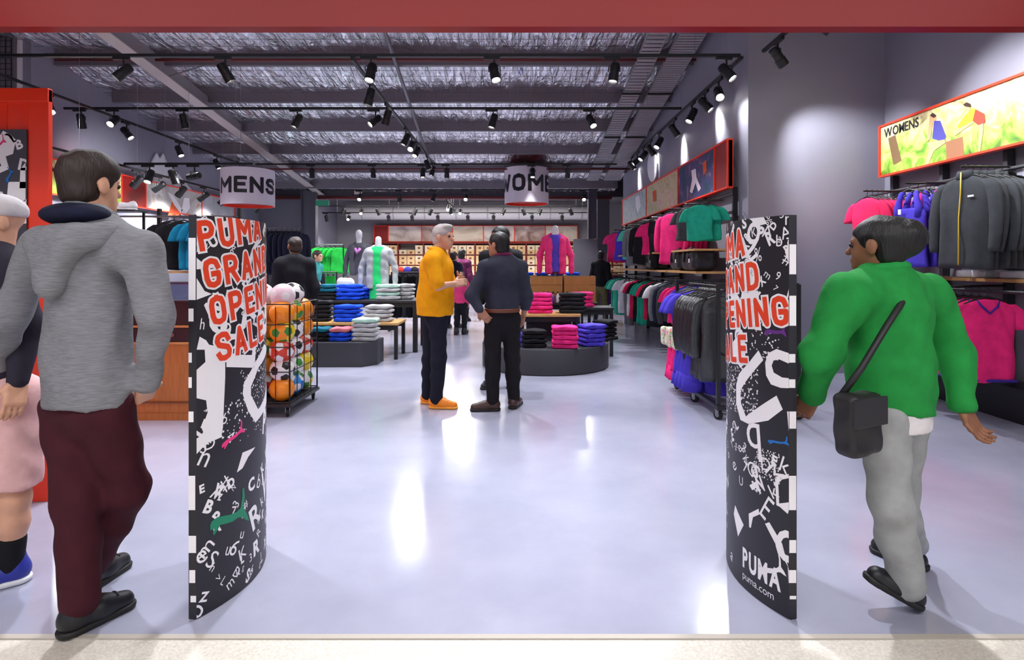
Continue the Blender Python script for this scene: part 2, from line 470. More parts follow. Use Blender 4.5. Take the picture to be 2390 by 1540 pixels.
struct('wall_right_rear', MB().box((5.8, 15.3, 0), (5.95, YB, 4.2)).box((XE + 0.15, 15.15, 0), (5.95, 15.3, 4.2)), WALL_D)
struct('wall_back', MB().box((XL, YB, 0), (5.95, YB + 0.15, 4.2)), mat('back_wall_paint', (150, 146, 150), 0.6))
struct('wall_left', MB().box((XL - 0.15, 8.9, 0), (XL, YB, 6.0)), WALL)
struct('wall_left_front', MB().box((-9.2, -3.4, 0), (-9.05, 9.05, 6.2)).box((-9.05, 9.0, 0), (XL - 0.15, 9.15, 6.2)), WALL_D)
# white edge trim where the left wall begins, and the wire-mesh screen beside it
tag(MB().box((XL - 0.19, 8.86, 2.6), (XL - 0.13, 8.9, 4.8)).obj('trim_2', WHITE), kind='structure')
scr = thing('mesh_screen', 'grey wire mesh screen high on the left beside the white corner trim', 'screen', (-8.3, 8.8, 3.2))
w = MB()
for i in range(17): w.box((-9.03 + i * 0.088, 8.795, 3.2), (-9.022 + i * 0.088, 8.803, 4.8))
for i in range(19): w.box((-9.03, 8.788, 3.2 + i * 0.086), (-7.6, 8.795, 3.208 + i * 0.086))
tag(w.obj('wire_mesh', BLACK, scr), kind='stuff')
MB().box((-9.04, 8.82, 3.16), (-7.58, 8.84, 4.82)).obj('backing_panel', mat('screen_back', (120, 116, 124), 0.6), scr)
# roof: one sloping foil blanket per bay between purlins
FOIL = mat('sarking_foil', (240, 238, 242), 0.19, 0.92, var=0.06, scale=2)
nt = FOIL.node_tree; b = nt.nodes['Principled BSDF']
tc = nt.nodes.new('ShaderNodeTexCoord'); mp = nt.nodes.new('ShaderNodeMapping'); mp.inputs['Scale'].default_value = (11, 2.2, 4)
mp.inputs['Rotation'].default_value = (0, 0, 0.12)
nt.links.new(tc.outputs['Object'], mp.inputs[0])
nz = nt.nodes.new('ShaderNodeTexNoise'); nz.inputs['Scale'].default_value = 1.0; nz.inputs['Detail'].default_value = 5; nz.inputs['Distortion'].default_value = 0.8
nt.links.new(mp.outputs[0], nz.inputs['Vector'])
bp = nt.nodes.new('ShaderNodeBump'); bp.inputs['Strength'].default_value = 1.0; bp.inputs['Distance'].default_value = 0.09
nt.links.new(nz.outputs['Fac'], bp.inputs['Height']); nt.links.new(bp.outputs[0], b.inputs['Normal'])
ceil = struct('ceiling', MB().prism([(2.0, roof(2.0) + 0.22), (17.0, roof(17.0) + 0.22), (17.0, roof(17.0) + 0.3), (2.0, roof(2.0) + 0.3)], -9.2, XR + 0.2, axis='x'), mat('roof_sheet', (70, 70, 75), 0.5, 0.5))
PURL = [3.95, 5.3, 6.65, 8.0, 9.35, 10.7, 12.05, 13.4, 14.75, 16.1]
PUR_M = mat('galvanised_purlin', (118, 113, 120), 0.5, 0.3)
XS0, XS1 = -9.0, XR
for i, y in enumerate(PURL):
    z = roof(y); mb = MB()
    x1 = XS1 if y < YP else XE
    mb.box((XS0, y - 0.004, z - 0.235), (x1, y + 0.004, z + 0.1)).box((XS0, y, z - 0.235), (x1, y + 0.085, z - 0.227)).box((XS0, y + 0.08, z - 0.235), (x1, y + 0.085, z - 0.2))
    mb.obj('purlin', PUR_M, ceil)
nxs = 230
for i in range(len(PURL)):
    y0 = PURL[i]; y1 = PURL[i + 1] if i + 1 < len(PURL) else 17.0
    x1 = XS1 if y0 < YP - 1 else XE
    V = []; F = []; ny = 16
    xs = np.linspace(XS0, x1, nxs)
    sag_ph = rng.uniform(0, 6, 6)
    for j in range(ny + 1):
        t = j / ny; y = y0 + (y1 - y0) * t
        sag = 0.1 * 4 * t * (1 - t)
        zz = roof(y) - 0.02 - sag + 0.014 * np.sin(xs * 17 + sag_ph[0] + 2.5 * np.sin(xs * 3.1 + t * 4)) + 0.012 * np.sin(xs * 41 + 5 * t + sag_ph[1]) + rng.normal(0, 0.006, nxs) + 0.03 * np.sin(xs * 1.1 + sag_ph[2])
        V.append(np.stack([xs, np.full(nxs, y), zz], 1))
    V = np.concatenate(V)
    F = [(j * nxs + k, j * nxs + k + 1, (j + 1) * nxs + k + 1, (j + 1) * nxs + k) for j in range(ny) for k in range(nxs - 1)]
    mesh_np('foil_blanket', V, F, FOIL, ceil)
    w = MB()                                           # safety mesh under the blanket
    for x in np.arange(XS0 + 0.1, x1, 0.3): w.box((x - 0.003, y0, roof(y0)), (x + 0.003, y0 + 0.001, roof(y0) + 0.001)) if False else w.add([(x - 0.003, y0, roof(y0) - 0.15), (x + 0.003, y0, roof(y0) - 0.15), (x + 0.003, y1, roof(y1) - 0.15), (x - 0.003, y1, roof(y1) - 0.15)], [(0, 1, 2, 3)])
    for y in np.arange(y0 + 0.15, y1, 0.2): w.box((XS0, y - 0.003, roof(y) - 0.153), (x1, y + 0.003, roof(y) - 0.149))
    tag(w.obj('safety_mesh', mat('mesh_wire', (88, 86, 90), 0.5, 0.5), ceil), kind='stuff')
# tapered rafter on the left and the gutter beam at the end of the sloping roof
raf = thing('rafter_beam', 'grey steel rafter sloping down under the foil roof on the left', 'beam', (-5.63, 10, 4.2))
RAF_M = mat('rafter_paint', (150, 143, 145), 0.45, 0.1)
xb = -5.63
V = []
ys = [4.5, 17.0]
def bot(y): return 4.56 - (y - 7.85) * 0.1246
mb = MB()
mb.add([(xb - 0.01, 4.5, bot(4.5)), (xb + 0.01, 4.5, bot(4.5)), (xb + 0.01, 4.5, roof(4.5) - 0.27), (xb - 0.01, 4.5, roof(4.5) - 0.27), (xb - 0.01, 17, bot(17)), (xb + 0.01, 17, bot(17)), (xb + 0.01, 17, roof(17)), (xb - 0.01, 17, roof(17))], [(0, 1, 2, 3), (4, 7, 6, 5), (0, 4, 5, 1), (1, 5, 6, 2), (3, 2, 6, 7), (0, 3, 7, 4)])
mb.obj('web', RAF_M, raf)
mb = MB()
mb.add([(xb - 0.11, 4.5, bot(4.5) - 0.015), (xb + 0.11, 4.5, bot(4.5) - 0.015), (xb + 0.11, 4.5, bot(4.5)), (xb - 0.11, 4.5, bot(4.5)), (xb - 0.11, 17, bot(17) - 0.015), (xb + 0.11, 17, bot(17) - 0.015), (xb + 0.11, 17, bot(17)), (xb - 0.11, 17, bot(17))], [(0, 1, 2, 3), (4, 7, 6, 5), (0, 4, 5, 1), (1, 5, 6, 2), (3, 2, 6, 7), (0, 3, 7, 4)])
mb.obj('flange', mat('rafter_flange_lit', (186, 176, 172), 0.45, 0.1), raf)  # paler than the web: the flange's lit highlight is put into its colour
for y in (6.65, 9.35, 12.05, 14.75): MB().tube([(xb + 0.05, y, bot(y) + 0.01), (xb + 0.75, y + 0.02, roof(y) - 0.2)], 0.012, 6).obj('fly_brace', PUR_M, raf)
tag(MB().box((-9.0, 17.0, 3.35), (XE + 3.0, 17.15, 4.25)).obj('beam_gutter', mat('dark_beam', (62, 58, 66), 0.6)), kind='structure')
tag(MB().box((XL, 17.15, 3.92), (5.95, YB, 4.0)).obj('ceiling_rear', mat('rear_ceiling', (128, 124, 128), 0.7)), kind='structure')
# reddish fire-main pipe and ducts over the rear area
duct = thing('ceiling_duct', 'white round air duct crossing the ceiling above the back wall', 'duct', (-1, 23.2, 3.45))
MB().tube([(-6.6, 23.2, 3.42), (3.4, 23.2, 3.42)], 0.26, 20).obj('pipe', mat('duct_white', (210, 206, 208), 0.5), duct, smooth='auto'); 
for i in range(8): MB().tube([(-6.0 + i * 1.25, 23.2, 3.42), (-5.95 + i * 1.25, 23.2, 3.42)], 0.275, 20).obj('joint_band', mat('duct_band', (170, 166, 170), 0.5), duct)
tag(MB().tube([(-7.2, 16.8, 3.3), (2.9, 16.8, 3.3)], 0.045, 10).obj('sprinkler_pipe', mat('pipe_red', (110, 40, 38), 0.45), None, True), 'dark red sprinkler pipe running along the far roof edge', 'pipe')
for k, (y, z) in enumerate(((9.12, 4.58), (14.2, 3.7))):
    tag(MB().tube([(-7.2, y, z), (2.9, y, z)], 0.022, 8).obj('conduit_pipe', mat('pipe_red', (110, 40, 38), 0.45), None, True), ['thin dark red pipe crossing just above the second light track', 'thin dark red pipe crossing behind the third light track'][k], 'pipe')
# rear columns and the low grey partition
COLM = mat('column_paint', (86, 84, 96), 0.5)
def column(x, y, w, label):
    c = thing('steel_column', label, 'column', (x, y, 0))
    MB().box((x - w / 2, y - 0.012, 0), (x + w / 2, y + 0.012, 3.5)).obj('web', COLM, c)
    for s in (-1, 1): MB().box((x + s * w / 2 - 0.012, y - 0.11, 0), (x + s * w / 2 + 0.012, y + 0.11, 3.5)).obj('flange', COLM, c)
    MB().box((x - w / 2 - 0.05, y - 0.16, 0), (x + w / 2 + 0.05, y + 0.16, 0.02)).obj('base_plate', COLM, c)
column(-5.85, 16.7, 0.4, 'grey steel column behind the black-clad shopper on the left')
column(2.32, 16.75, 0.22, 'dark grey steel column right of the pink mannequin')
tag(MB().box((1.62, 15.2, 0), (2.25, 15.32, 2.03), 0.008).obj('partition_panel', mat('partition_grey', (92, 90, 98), 0.6)), 'plain grey partition panel beside the pink-jacketed mannequin', 'partition')
tag(MB().box((2.62, 17.8, 0), (3.0, 17.95, 3.4), 0.006).obj('steel_post', mat('partition_grey', (92, 90, 98), 0.6)), 'grey box post standing near the right end of the shoe wall', 'post')
# grey cladding panels and changing-room front at the far left
tag(MB().box((XL + 0.02, 16.9, 0), (-5.95, 17.0, 3.3)).obj('wall_left_rear', mat('cladding', (118, 116, 128), 0.5)), kind='structure')
# red shop-front bulkhead over the entrance
BULK = mat('bulkhead_red', (138, 8, 8), 0.32, var=0.08, scale=0.8, spec=0.25)
struct('wall_bulkhead', MB().box((-9, 2.3, 2.297), (XR, 2.36, 4.2)), BULK)
# dark soffit of the mall in front
struct('ceiling_mall', MB().box((-9, -3.4, 4.0), (XR, 2.3, 4.08)), mat('mall_soffit', (150, 146, 146), 0.8))
# small downlights of the mall that wash the bulkhead
def sp_light(name, loc, target, power, ang=60, blend=0.6, color=(1, 0.97, 0.94), parent=None, rad=0.04):
    l = bpy.data.lights.new(name, 'SPOT'); l.energy = power; l.spot_size = math.radians(ang); l.spot_blend = blend; l.color = color; l.shadow_soft_size = rad
    o = bpy.data.objects.new(name, l); COL.objects.link(o)
    d = Vector(target) - Vector(loc)
    o.rotation_euler = d.to_track_quat('-Z', 'Y').to_euler(); o.location = loc
    if parent: o.parent = parent; o.matrix_parent_inverse = wmat(parent).inverted()
    return o
for i in range(5):
    x = -1.78 + i * 0.94
    t = thing('downlight', 'round mall downlight recessed above the red bulkhead, %s from the left' % ordn(i), 'downlight', (x, 2.0, 3.97), 'mall downlights')
    MB().lathe([(0.05, 0), (0.07, 0.0), (0.07, 0.03), (0.05, 0.03)], (x, 2.0, 3.97)).obj('ring', WHITE, t)
    sp_light('bulb', (x, 2.0, 3.95), (x, 2.29, 2.5), 14, 46, 0.8, (1, 0.93, 0.9), t)
# cable trays fixed under the roof on the right
def tray(x0, x1, label, slat):
    t = thing('cable_tray', label, 'cable tray', ((x0 + x1) / 2, 10, roof(10) - 0.3))
    dz = -0.3; ya, yb_ = 7.3, 15.2
    def zz(y): return roof(y) + dz
    m = mat('tray_galv', (146, 144, 148), 0.5, 0.35)
    for x in (x0, x1):
        MB().add([(x - 0.006, ya, zz(ya)), (x + 0.006, ya, zz(ya)), (x + 0.006, ya, zz(ya) + 0.05), (x - 0.006, ya, zz(ya) + 0.05), (x - 0.006, yb_, zz(yb_)), (x + 0.006, yb_, zz(yb_)), (x + 0.006, yb_, zz(yb_) + 0.05), (x - 0.006, yb_, zz(yb_) + 0.05)], [(0, 1, 2, 3), (4, 7, 6, 5), (0, 4, 5, 1), (1, 5, 6, 2), (3, 2, 6, 7), (0, 3, 7, 4)]).obj('side_rail', m, t)
    y = ya + 0.05; rm = mat('tray_rung', (172, 170, 174), 0.45, 0.3)
    shared = None
    n = 0
    while y < yb_ and n < 110:
        zc = zz(y)
        if shared is None:
            r = MB().box((x0, -slat / 2, 0), (x1, slat / 2, 0.008)).obj('rung', rm, None); shared = r.data
        else:
            r = bpy.data.objects.new('rung', shared); COL.objects.link(r)
        r.location = (0, y, zc); r.rotation_euler = (-0.16, 0, 0); r.parent = t; r.matrix_parent_inverse = wmat(t).inverted()
        y += slat * 1.45; n += 1
    for yh in (8.2, 10.2, 12.2, 14.2): MB().box((x0 - 0.03, yh - 0.02, zz(yh) - 0.03), (x1 + 0.03, yh + 0.02, zz(yh) - 0.002)).obj('hanger_bar', BLACK, t)
tray(1.97, 2.26, 'perforated galvanised cable tray under the roof, left one of the pair', 0.075)
tray(2.42, 2.8, 'galvanised cable ladder tight against the right-hand wall top', 0.05)
tag(MB().tube([(-1.72, 4.5, roof(4.5) - 0.3), (-2.0, 15.2, roof(15.2) - 0.3)], 0.03, 8).obj('cable_conduit', mat('galv_conduit', (130, 128, 132), 0.45, 0.4), None, True), 'thin grey conduit running back under the foil roof near the middle', 'conduit')
# ================================================================== light tracks and spotlights
def track(a, b, label):
    a = Vector(a); b = Vector(b)
    t = thing('light_track', label, 'light track', (a + b) / 2)
    d = (b - a); along_x = abs(d.x) > abs(d.y)
    if along_x: MB().box((min(a.x, b.x), a.y - 0.02, a.z - 0.018), (max(a.x, b.x), a.y + 0.02, a.z + 0.018)).obj('rail', BLACK, t)
    else: MB().box((a.x - 0.02, min(a.y, b.y), a.z - 0.018), (a.x + 0.02, max(a.y, b.y), a.z + 0.018)).obj('rail', BLACK, t)
    n = max(2, int(d.length / 2.2))
    for i in range(n + 1):
        p = a + d * ((i + 0.25) / (n + 0.5))
        top = roof(p.y) if p.y < 17 else 3.92
        if top > p.z + 0.05: MB().tube([p + Vector((0, 0, 0.01)), (p.x, p.y, top)], 0.003, 5).obj('suspension_wire', STEEL, t)
    return t
def spot_proto():
    t = thing('track_spotlight', 'x', 'spotlight')
    MB().cbox((0, 0, -0.035), (0.2, 0.034, 0.034), 0.004).obj('adapter', BLACK, t, local=True)
    MB().tube([(0.03, 0, -0.05), (0.03, 0, -0.12)], 0.012, 8).obj('stem', BLACK, t, local=True)
    y = MB().tube([(0.03 - 0.07, 0, -0.2), (0.03 - 0.07, 0, -0.135), (0.03 - 0.05, 0, -0.12), (0.03 + 0.05, 0, -0.12), (0.03 + 0.07, 0, -0.135), (0.03 + 0.07, 0, -0.2)], 0.006, 6).obj('yoke', BLACK, t, local=True)
    c = MB().lathe([(0.03, 0.115), (0.05, 0.105), (0.056, 0.09), (0.056, -0.03), (0.062, -0.035), (0.062, -0.125), (0.054, -0.125), (0.05, -0.105)], n=20).obj('can', BLACK, t, smooth='auto', local=True)
    c.location = (0.03, 0, -0.2)
    for k in range(3): MB().lathe([(0.059, 0.02 + k * 0.022), (0.059, 0.028 + k * 0.022)], n=20).obj('cooling_fin', BLACK, c, local=True)
    l = MB().lathe([(0.05, -0.104), (0.03, -0.108), (0.005, -0.109)], n=18).obj('lens', LENS, c, smooth=True, local=True)
    return t
SP0 = spot_proto(); SP_USED = [False]
SPOT_L = bpy.data.lights.new('bulb', 'SPOT'); SPOT_L.energy = SPOT_POWER; SPOT_L.spot_size = math.radians(74); SPOT_L.spot_blend = 0.75; SPOT_L.shadow_soft_size = 0.05; SPOT_L.color = (0.93, 0.95, 1.0)
SPOT_W = SPOT_L.copy(); SPOT_W.energy = SPOT_POWER * 0.35; SPOT_W.spot_size = math.radians(62)
def spot(p, pan, tilt, label, light=None, group='track spotlights', turn=0.0, s=1.0):
    """pan: compass angle of the aim (0 = +x, 90 = away), tilt from straight down"""
    t = SP0 if not SP_USED[0] else copy_tree(SP0)
    SP_USED[0] = True
    t.location = p; t.rotation_euler = (0, 0, turn); t.scale = (s, s, s)
    tag(t, label, 'spotlight', group)
    can = [c for c in t.children if c.name.startswith('can')][0]
    a = math.radians(pan) - turn
    d = Vector((math.cos(a) * math.sin(math.radians(tilt)), math.sin(a) * math.sin(math.radians(tilt)), -math.cos(math.radians(tilt))))
    can.rotation_euler = d.to_track_quat('-Z', 'Y').to_euler()
    if light:
        o = bpy.data.objects.new('bulb', light); COL.objects.link(o); o.parent = can; o.location = (0, 0, -0.14)
    return t
TRX = {'front': (7.05, 3.9, -7.2, 2.78, 'black light track crossing the roof nearest the entrance'),
       'second': (9.43, 3.9, -7.3, 2.76, 'black light track crossing the roof, second from the entrance'),
       'third': (13.8, 3.75, -6.1, 2.5, 'black light track crossing the roof just in front of the women drum sign'),
       'fourth': (16.2, 3.45, -5.4, 2.4, 'black light track crossing just before the far end of the foil roof'),
       'rear': (19.6, 3.35, -6.8, 2.7, 'long black light track over the rear sales area'),
       'rearmost': (21.6, 3.3, -7.1, 3.2, 'black light track nearest the back wall')}
for k, (y, z, x0, x1, lb) in TRX.items(): track((x0, y, z), (x1, y, z), lb)
track((-6.3, 9.4, 2.99), (-4.2, 9.4, 2.99), 'short black light track crossing in front of the white cat emblem')
TRY = {'right wall': (2.78, 3.86, 7.0, 14.0, 'black light track running back along the right-hand wall'),
       'middle': (-1.95, 3.86, 7.05, 14.6, 'black light track running back down the middle of the roof'),
       'left': (-6.75, 3.86, 4.0, 14.6, 'upper black light track running back along the left side'),
       'lower left': (-6.3, 2.95, 7.9, 15.2, 'lower black light track running back in front of the left billboards')}
for k, (x, z, y0, y1, lb) in TRY.items(): track((x, y0, z), (x, y1, z), lb)
track((-1.95, 17.3, 3.3), (-1.95, 19.5, 3.3), 'short black light track in the middle of the rear sales area')
def row(tr, pxs):
    y, z, x0, x1, _ = TRX[tr]
    for i, (px, pan, tilt, li) in enumerate(pxs):
        x = (px - CX) * y / FPX
        spot((x, y, z), pan, tilt, 'black spotlight on the %s cross track, %s from the left' % (tr, ordn(i)), li)
B, Wl = SPOT_L, SPOT_W
row('front', [(283, 215, 42, B), (520, 30, 30, B), (860, 250, 20, B), (1148, 300, 22, B), (1428, 200, 10, B), (1690, 320, 38, B)])
row('second', [(185, 100, 20, B), (262, 268, 48, None), (425, 60, 14, B), (690, 205, 26, B), (872, 215, 50, B), (1147, 200, 16, B), (1375, 300, 34, B)])
row('third', [(725, 90, 10, B), (868, 90, 12, B), (984, 270, 10, B), (1040, 90, 8, B), (1240, 270, 16, B), (1322, 90, 15, B)])
row('fourth', [(838, 268, 46, None), (930, 90, 20, B), (1010, 200, 20, B), (1085, 268, 46, None), (1180, 90, 20, B), (1270, 90, 20, None), (1360, 268, 44, None)])
row('rear', [(800, 200, 20, None), (842, 268, 50, None), (880, 20, 25, None), (967, 200, 25, None), (1003, 160, 25, None), (1072, 268, 50, None), (1173, 200, 30, None), (1220, 20, 25, B), (1258, 200, 25, None), (1330, 20, 25, None)])
row('rearmost', [(760, 90, 30, None), (812, 268, 55, None), (905, 90, 30, None), (960, 90, 30, B), (1020, 90, 30, None), (1090, 90, 35, None), (1150, 90, 30, B), (1240, 90, 30, None), (1310, 90, 30, B)])
for i, (px, pan, tilt) in enumerate([(345, 270, 30), (400, 60, 20), (450, 158, 84)]):
    spot(((px - CX) * 9.4 / FPX, 9.4, 2.99), pan, tilt, 'black spotlight on the short track by the cat emblem, %s from the left' % ordn(i), SPOT_W if i == 2 else None)
def coln(tr, ys, prm, desc):
    x, z, y0, y1, _ = TRY[tr]
    for i, (y, (pan, tilt, li)) in enumerate(zip(ys, prm)):
        spot((x, y, z), pan, tilt, 'black spotlight on the %s track, %s from the entrance' % (desc, ordn(i)), li, turn=PI / 2)
coln('right wall', [7.75, 8.3, 8.9, 9.9, 10.9, 11.6, 12.2, 12.8, 13.4], [(262, 46, None), (330, 40, Wl), (200, 30, Wl), (350, 32, Wl), (210, 35, B), (10, 40, Wl), (200, 40, None), (180, 50, B), (340, 35, Wl)], 'right wall')
coln('middle', [7.9, 9.0, 10.6, 11.2, 11.8, 13.3, 14.2], [(180, 15, B), (150, 20, B), (200, 25, B), (262, 44, None), (240, 35, None), (0, 20, B), (200, 20, None)], 'middle')
coln('left', [5.4, 6.9, 8.4, 10.1, 11.7, 13.2, 14.3], [(0, 35, B), (300, 25, B), (330, 35, B), (0, 40, B), (340, 30, None), (0, 25, B), (20, 30, None)], 'upper left')
SPOT_C = SPOT_L.copy(); SPOT_C.energy = SPOT_POWER * 0.2; SPOT_C.spot_size = math.radians(90); SPOT_C.spot_blend = 1.0
coln('lower left', [8.3, 8.9, 9.7, 10.3, 11.0, 11.8, 12.6, 13.5, 14.4], [(170, 45, None), (180, 55, SPOT_C), (180, 45, None), (190, 55, SPOT_C), (170, 45, SPOT_C), (180, 55, SPOT_C), (200, 45, None), (180, 55, SPOT_C), (170, 46, SPOT_C)], 'lower left')
for i, y in enumerate((17.7, 18.4, 19.1)): spot((-1.95, y, 3.3), [262, 90, 250][i], [50, 30, 52][i], 'black spotlight on the short rear middle track, %s from the entrance' % ordn(i), None, turn=PI / 2)
SPOT_F = SPOT_L.copy(); SPOT_F.energy = SPOT_POWER * 0.6
# track above the entrance inside the right front bay (washes the women's wall)
track((3.0, 3.2, 3.9), (3.0, 6.9, 3.9), 'black light track hidden above the bulkhead facing the womens wall')
for i, y in enumerate((3.6, 4.6, 5.6, 6.5)): spot((3.0, y, 3.9), [10, 0, 350, 20][i], [50, 54, 52, 44][i], 'black spotlight aimed at the womens wall, %s from the entrance' % ordn(i), SPOT_F, turn=PI / 2)
track((-5.0, 3.9, 3.9), (2.6, 3.9, 3.9), 'black light track hidden above the bulkhead over the entrance')
for i, x in enumerate((-4.2, -2.6, -1.1, 0.3, 1.7)): spot((x, 3.9, 3.9), 265, 12, 'black spotlight over the entrance, %s from the left' % ordn(i), B)

# ================================================================== hanging drum signs
def drum(cx, cy, R, z0, z1, txt, a0, h, label, xs=0.84):
    t = thing('drum_sign', label, 'sign', (cx, cy, z0))
    n = 64; th = 0.012
    mb = MB(); V = []; F = []
    for r, z in ((R, z0), (R, z1), (R - th, z1), (R - th, z0)):
        V += [(cx + r * math.cos(2 * PI * k / n), cy + r * math.sin(2 * PI * k / n), z) for k in range(n)]
    def ringf(i, j): return [(i * n + k, i * n + (k + 1) % n, j * n + (k + 1) % n, j * n + k) for k in range(n)]
    mb.add(V, ringf(0, 1) + ringf(1, 2) + ringf(3, 0)); autosm(mb.obj('shell', mat('drum_white', (232, 222, 230), 0.6), t))
    mb = MB(); V = [(cx + (R - th - 0.001) * math.cos(2 * PI * k / n), cy + (R - th - 0.001) * math.sin(2 * PI * k / n), z) for z in (z0, z1) for k in range(n)]
    mb.add(V, [(k, n + k, n + (k + 1) % n, (k + 1) % n) for k in range(n)]); autosm(mb.obj('lining', RED, t))
    MB().lathe([(R - 0.02, z0 + 0.06), (R - 0.02, z0 + 0.075)], (cx, cy, 0), 40).obj('base_disc', mat('drum_red', (170, 36, 28), 0.5), t)
    def mp(u, v, l):
        a = a0 + u / R; return Vector((cx + (R + l) * math.cos(a), cy + (R + l) * math.sin(a), z0 + v))
    wv = bold(txt, h, h * 0.22, h * xs, h * 0.14, at=(0, (z1 - z0) * 0.3))
    decal('lettering', [wv], mp, PRINT_K, t, 0.004, ucuts=np.arange(0.03, 3.2, 0.06))
    for k in range(3):
        a = 2 * PI * k / 3 + 0.4
        MB().tube([(cx + R * 0.95 * math.cos(a), cy + R * 0.95 * math.sin(a), z1 - 0.01), (cx + R * 0.95 * math.cos(a), cy + R * 0.95 * math.sin(a), roof(cy))], 0.003, 5).obj('suspension_wire', STEEL, t)
_m = PX(579, 430, 12.7)
drum(_m.x, 12.7, 0.55, 2.64, 3.42, 'MENS', -2.42, 0.35, 'white hanging drum sign reading MENS with a red underside')
_m = PX(1229, 430, 14.45)
drum(_m.x, 14.45, 0.55, 2.87, 3.74, 'WOMENS', -3.16, 0.42, 'white hanging drum sign reading WOMENS with a red underside', 0.82)

# ================================================================== billboards above the wall racks
def ramp_mat(name, cols, scale, gz=None, dist=1.5, rough=0.5, detail=6, stretch=(1, 1, 1)):
    m = bpy.data.materials.new(name); m.use_nodes = True; nt = m.node_tree; b = nt.nodes['Principled BSDF']; b.inputs['Roughness'].default_value = rough
    tc = nt.nodes.new('ShaderNodeTexCoord'); mp = nt.nodes.new('ShaderNodeMapping'); mp.inputs['Scale'].default_value = stretch
    nt.links.new(tc.outputs['Object'], mp.inputs[0])
    n = nt.nodes.new('ShaderNodeTexNoise'); n.inputs['Scale'].default_value = scale; n.inputs['Detail'].default_value = detail; n.inputs['Distortion'].default_value = dist
    nt.links.new(mp.outputs[0], n.inputs['Vector'])
    r = nt.nodes.new('ShaderNodeValToRGB'); e = r.color_ramp.elements
    while len(e) < len(cols): e.new(0.5)
    for i, c in enumerate(cols): e[i].position = 0.28 + 0.44 * i / (len(cols) - 1); e[i].color = srgb(*c)
    if gz:
        z0, z1, w = gz
        sx = nt.nodes.new('ShaderNodeSeparateXYZ'); nt.links.new(tc.outputs['Object'], sx.inputs[0])
        mr = nt.nodes.new('ShaderNodeMapRange'); mr.inputs['From Min'].default_value = z0; mr.inputs['From Max'].default_value = z1; mr.inputs['To Min'].default_value = 0.2; mr.inputs['To Max'].default_value = 0.8
        nt.links.new(sx.outputs['Z'], mr.inputs[0])
        mx = nt.nodes.new('ShaderNodeMix'); mx.inputs[0].default_value = w
        nt.links.new(n.outputs['Fac'], mx.inputs[2]); nt.links.new(mr.outputs[0], mx.inputs[3]); nt.links.new(mx.outputs[0], r.inputs[0])
    else: nt.links.new(n.outputs['Fac'], r.inputs[0])
    nt.links.new(r.outputs[0], b.inputs['Base Color'])
    return m
FOREST = ramp_mat('forest_print', [(60, 92, 30), (116, 168, 40), (196, 206, 110), (236, 226, 170), (150, 130, 80)], 5.0, (2.4, 3.0, 0.45))
DARKPIC = ramp_mat('runner_print', [(20, 60, 66), (40, 70, 120), (90, 60, 110), (150, 150, 170)], 3.0)
WARMPIC = ramp_mat('track_print', [(120, 150, 120), (200, 190, 130), (216, 200, 180), (200, 130, 120)], 5.0)
PALEPIC = ramp_mat('stadium_print', [(120, 150, 150), (170, 190, 190), (200, 205, 205), (90, 120, 110)], 4.0)
GREYPIC = ramp_mat('pitch_print', [(150, 140, 130), (176, 172, 168), (200, 198, 194), (190, 120, 70)], 1.6)
DEEPRED = mat('deep_red_panel', (150, 30, 28), 0.35)
def billboard(label, side, X, y0, y1, z0, z1, cells, n_name='billboard'):
    """frame along the y axis on a side wall; cells: (ya, yb, material)"""
    t = thing(n_name, label, 'billboard', (X, (y0 + y1) / 2, z0))
    s = -1 if side == 'r' else 1
    def bx(ya, yb, za, zb, o0, o1): return MB().box((min(X + s * o0, X + s * o1), ya, za), (max(X + s * o0, X + s * o1), yb, zb))
    f = 0.022
    bx(y0, y1, z1 - f, z1, -0.05, 0.03).obj('frame_bar', RED, t); bx(y0, y1, z0, z0 + f, -0.05, 0.03).obj('frame_bar', RED, t)
    for y in (y0, y1 - f): bx(y, y + f, z0 + f, z1 - f, -0.05, 0.03).obj('frame_bar', RED, t)
    for ya, yb, m in cells:
        bx(ya, yb, z0 + f, z1 - f, -0.04, 0.01).obj('picture_panel', m, t)
        if yb < y1 - 0.1: bx(yb - f / 2, yb + f / 2, z0 + f, z1 - f, -0.04, 0.025).obj('frame_divider', RED, t)
    for yy in (y0 + 0.3, (y0 + y1) / 2, y1 - 0.3):
        for zz in (z0 + 0.15, z1 - 0.15): bx(yy - 0.02, yy + 0.02, zz - 0.02, zz + 0.02, -0.2, -0.03).obj('wall_bracket', BLACK, t)
    return t
BX = 4.45
bb = billboard('womens billboard of two athletes stretching in a sunny park, red frame', 'r', BX, 3.0, 6.98, 2.40, 3.02, [(3.0, 6.98, FOREST)])
def mpR(u, v, l): return Vector((BX - 0.01 - l, u, v))
def pR(px, py):
    d = BX * FPX / (px - CX); return (d, EYE - (py - HY) * d / FPX)
def zR(L): return [pR(1400 + x / 2.414, y / 2.414) for x, y in L]
def flipu(L): return [(p[0], p[1]) for p in L]
decal('figure_print', [poly2(zR([(1630, 780), (1670, 760), (1705, 905), (1660, 930)]))], mpR, mat('p_bark', (120, 92, 60), 0.6), bb, 0.002)
decal('figure_print', [poly2(zR([(1955, 800), (2050, 770), (2060, 890), (1960, 905)]))], mpR, mat('p_stump', (150, 100, 66), 0.6), bb, 0.002)
decal('figure_print', [poly2(zR([(1890, 680), (1925, 680), (1958, 770), (1940, 800), (1880, 780)]))], mpR, mat('p_blue', (70, 66, 150), 0.6), bb, 0.003)
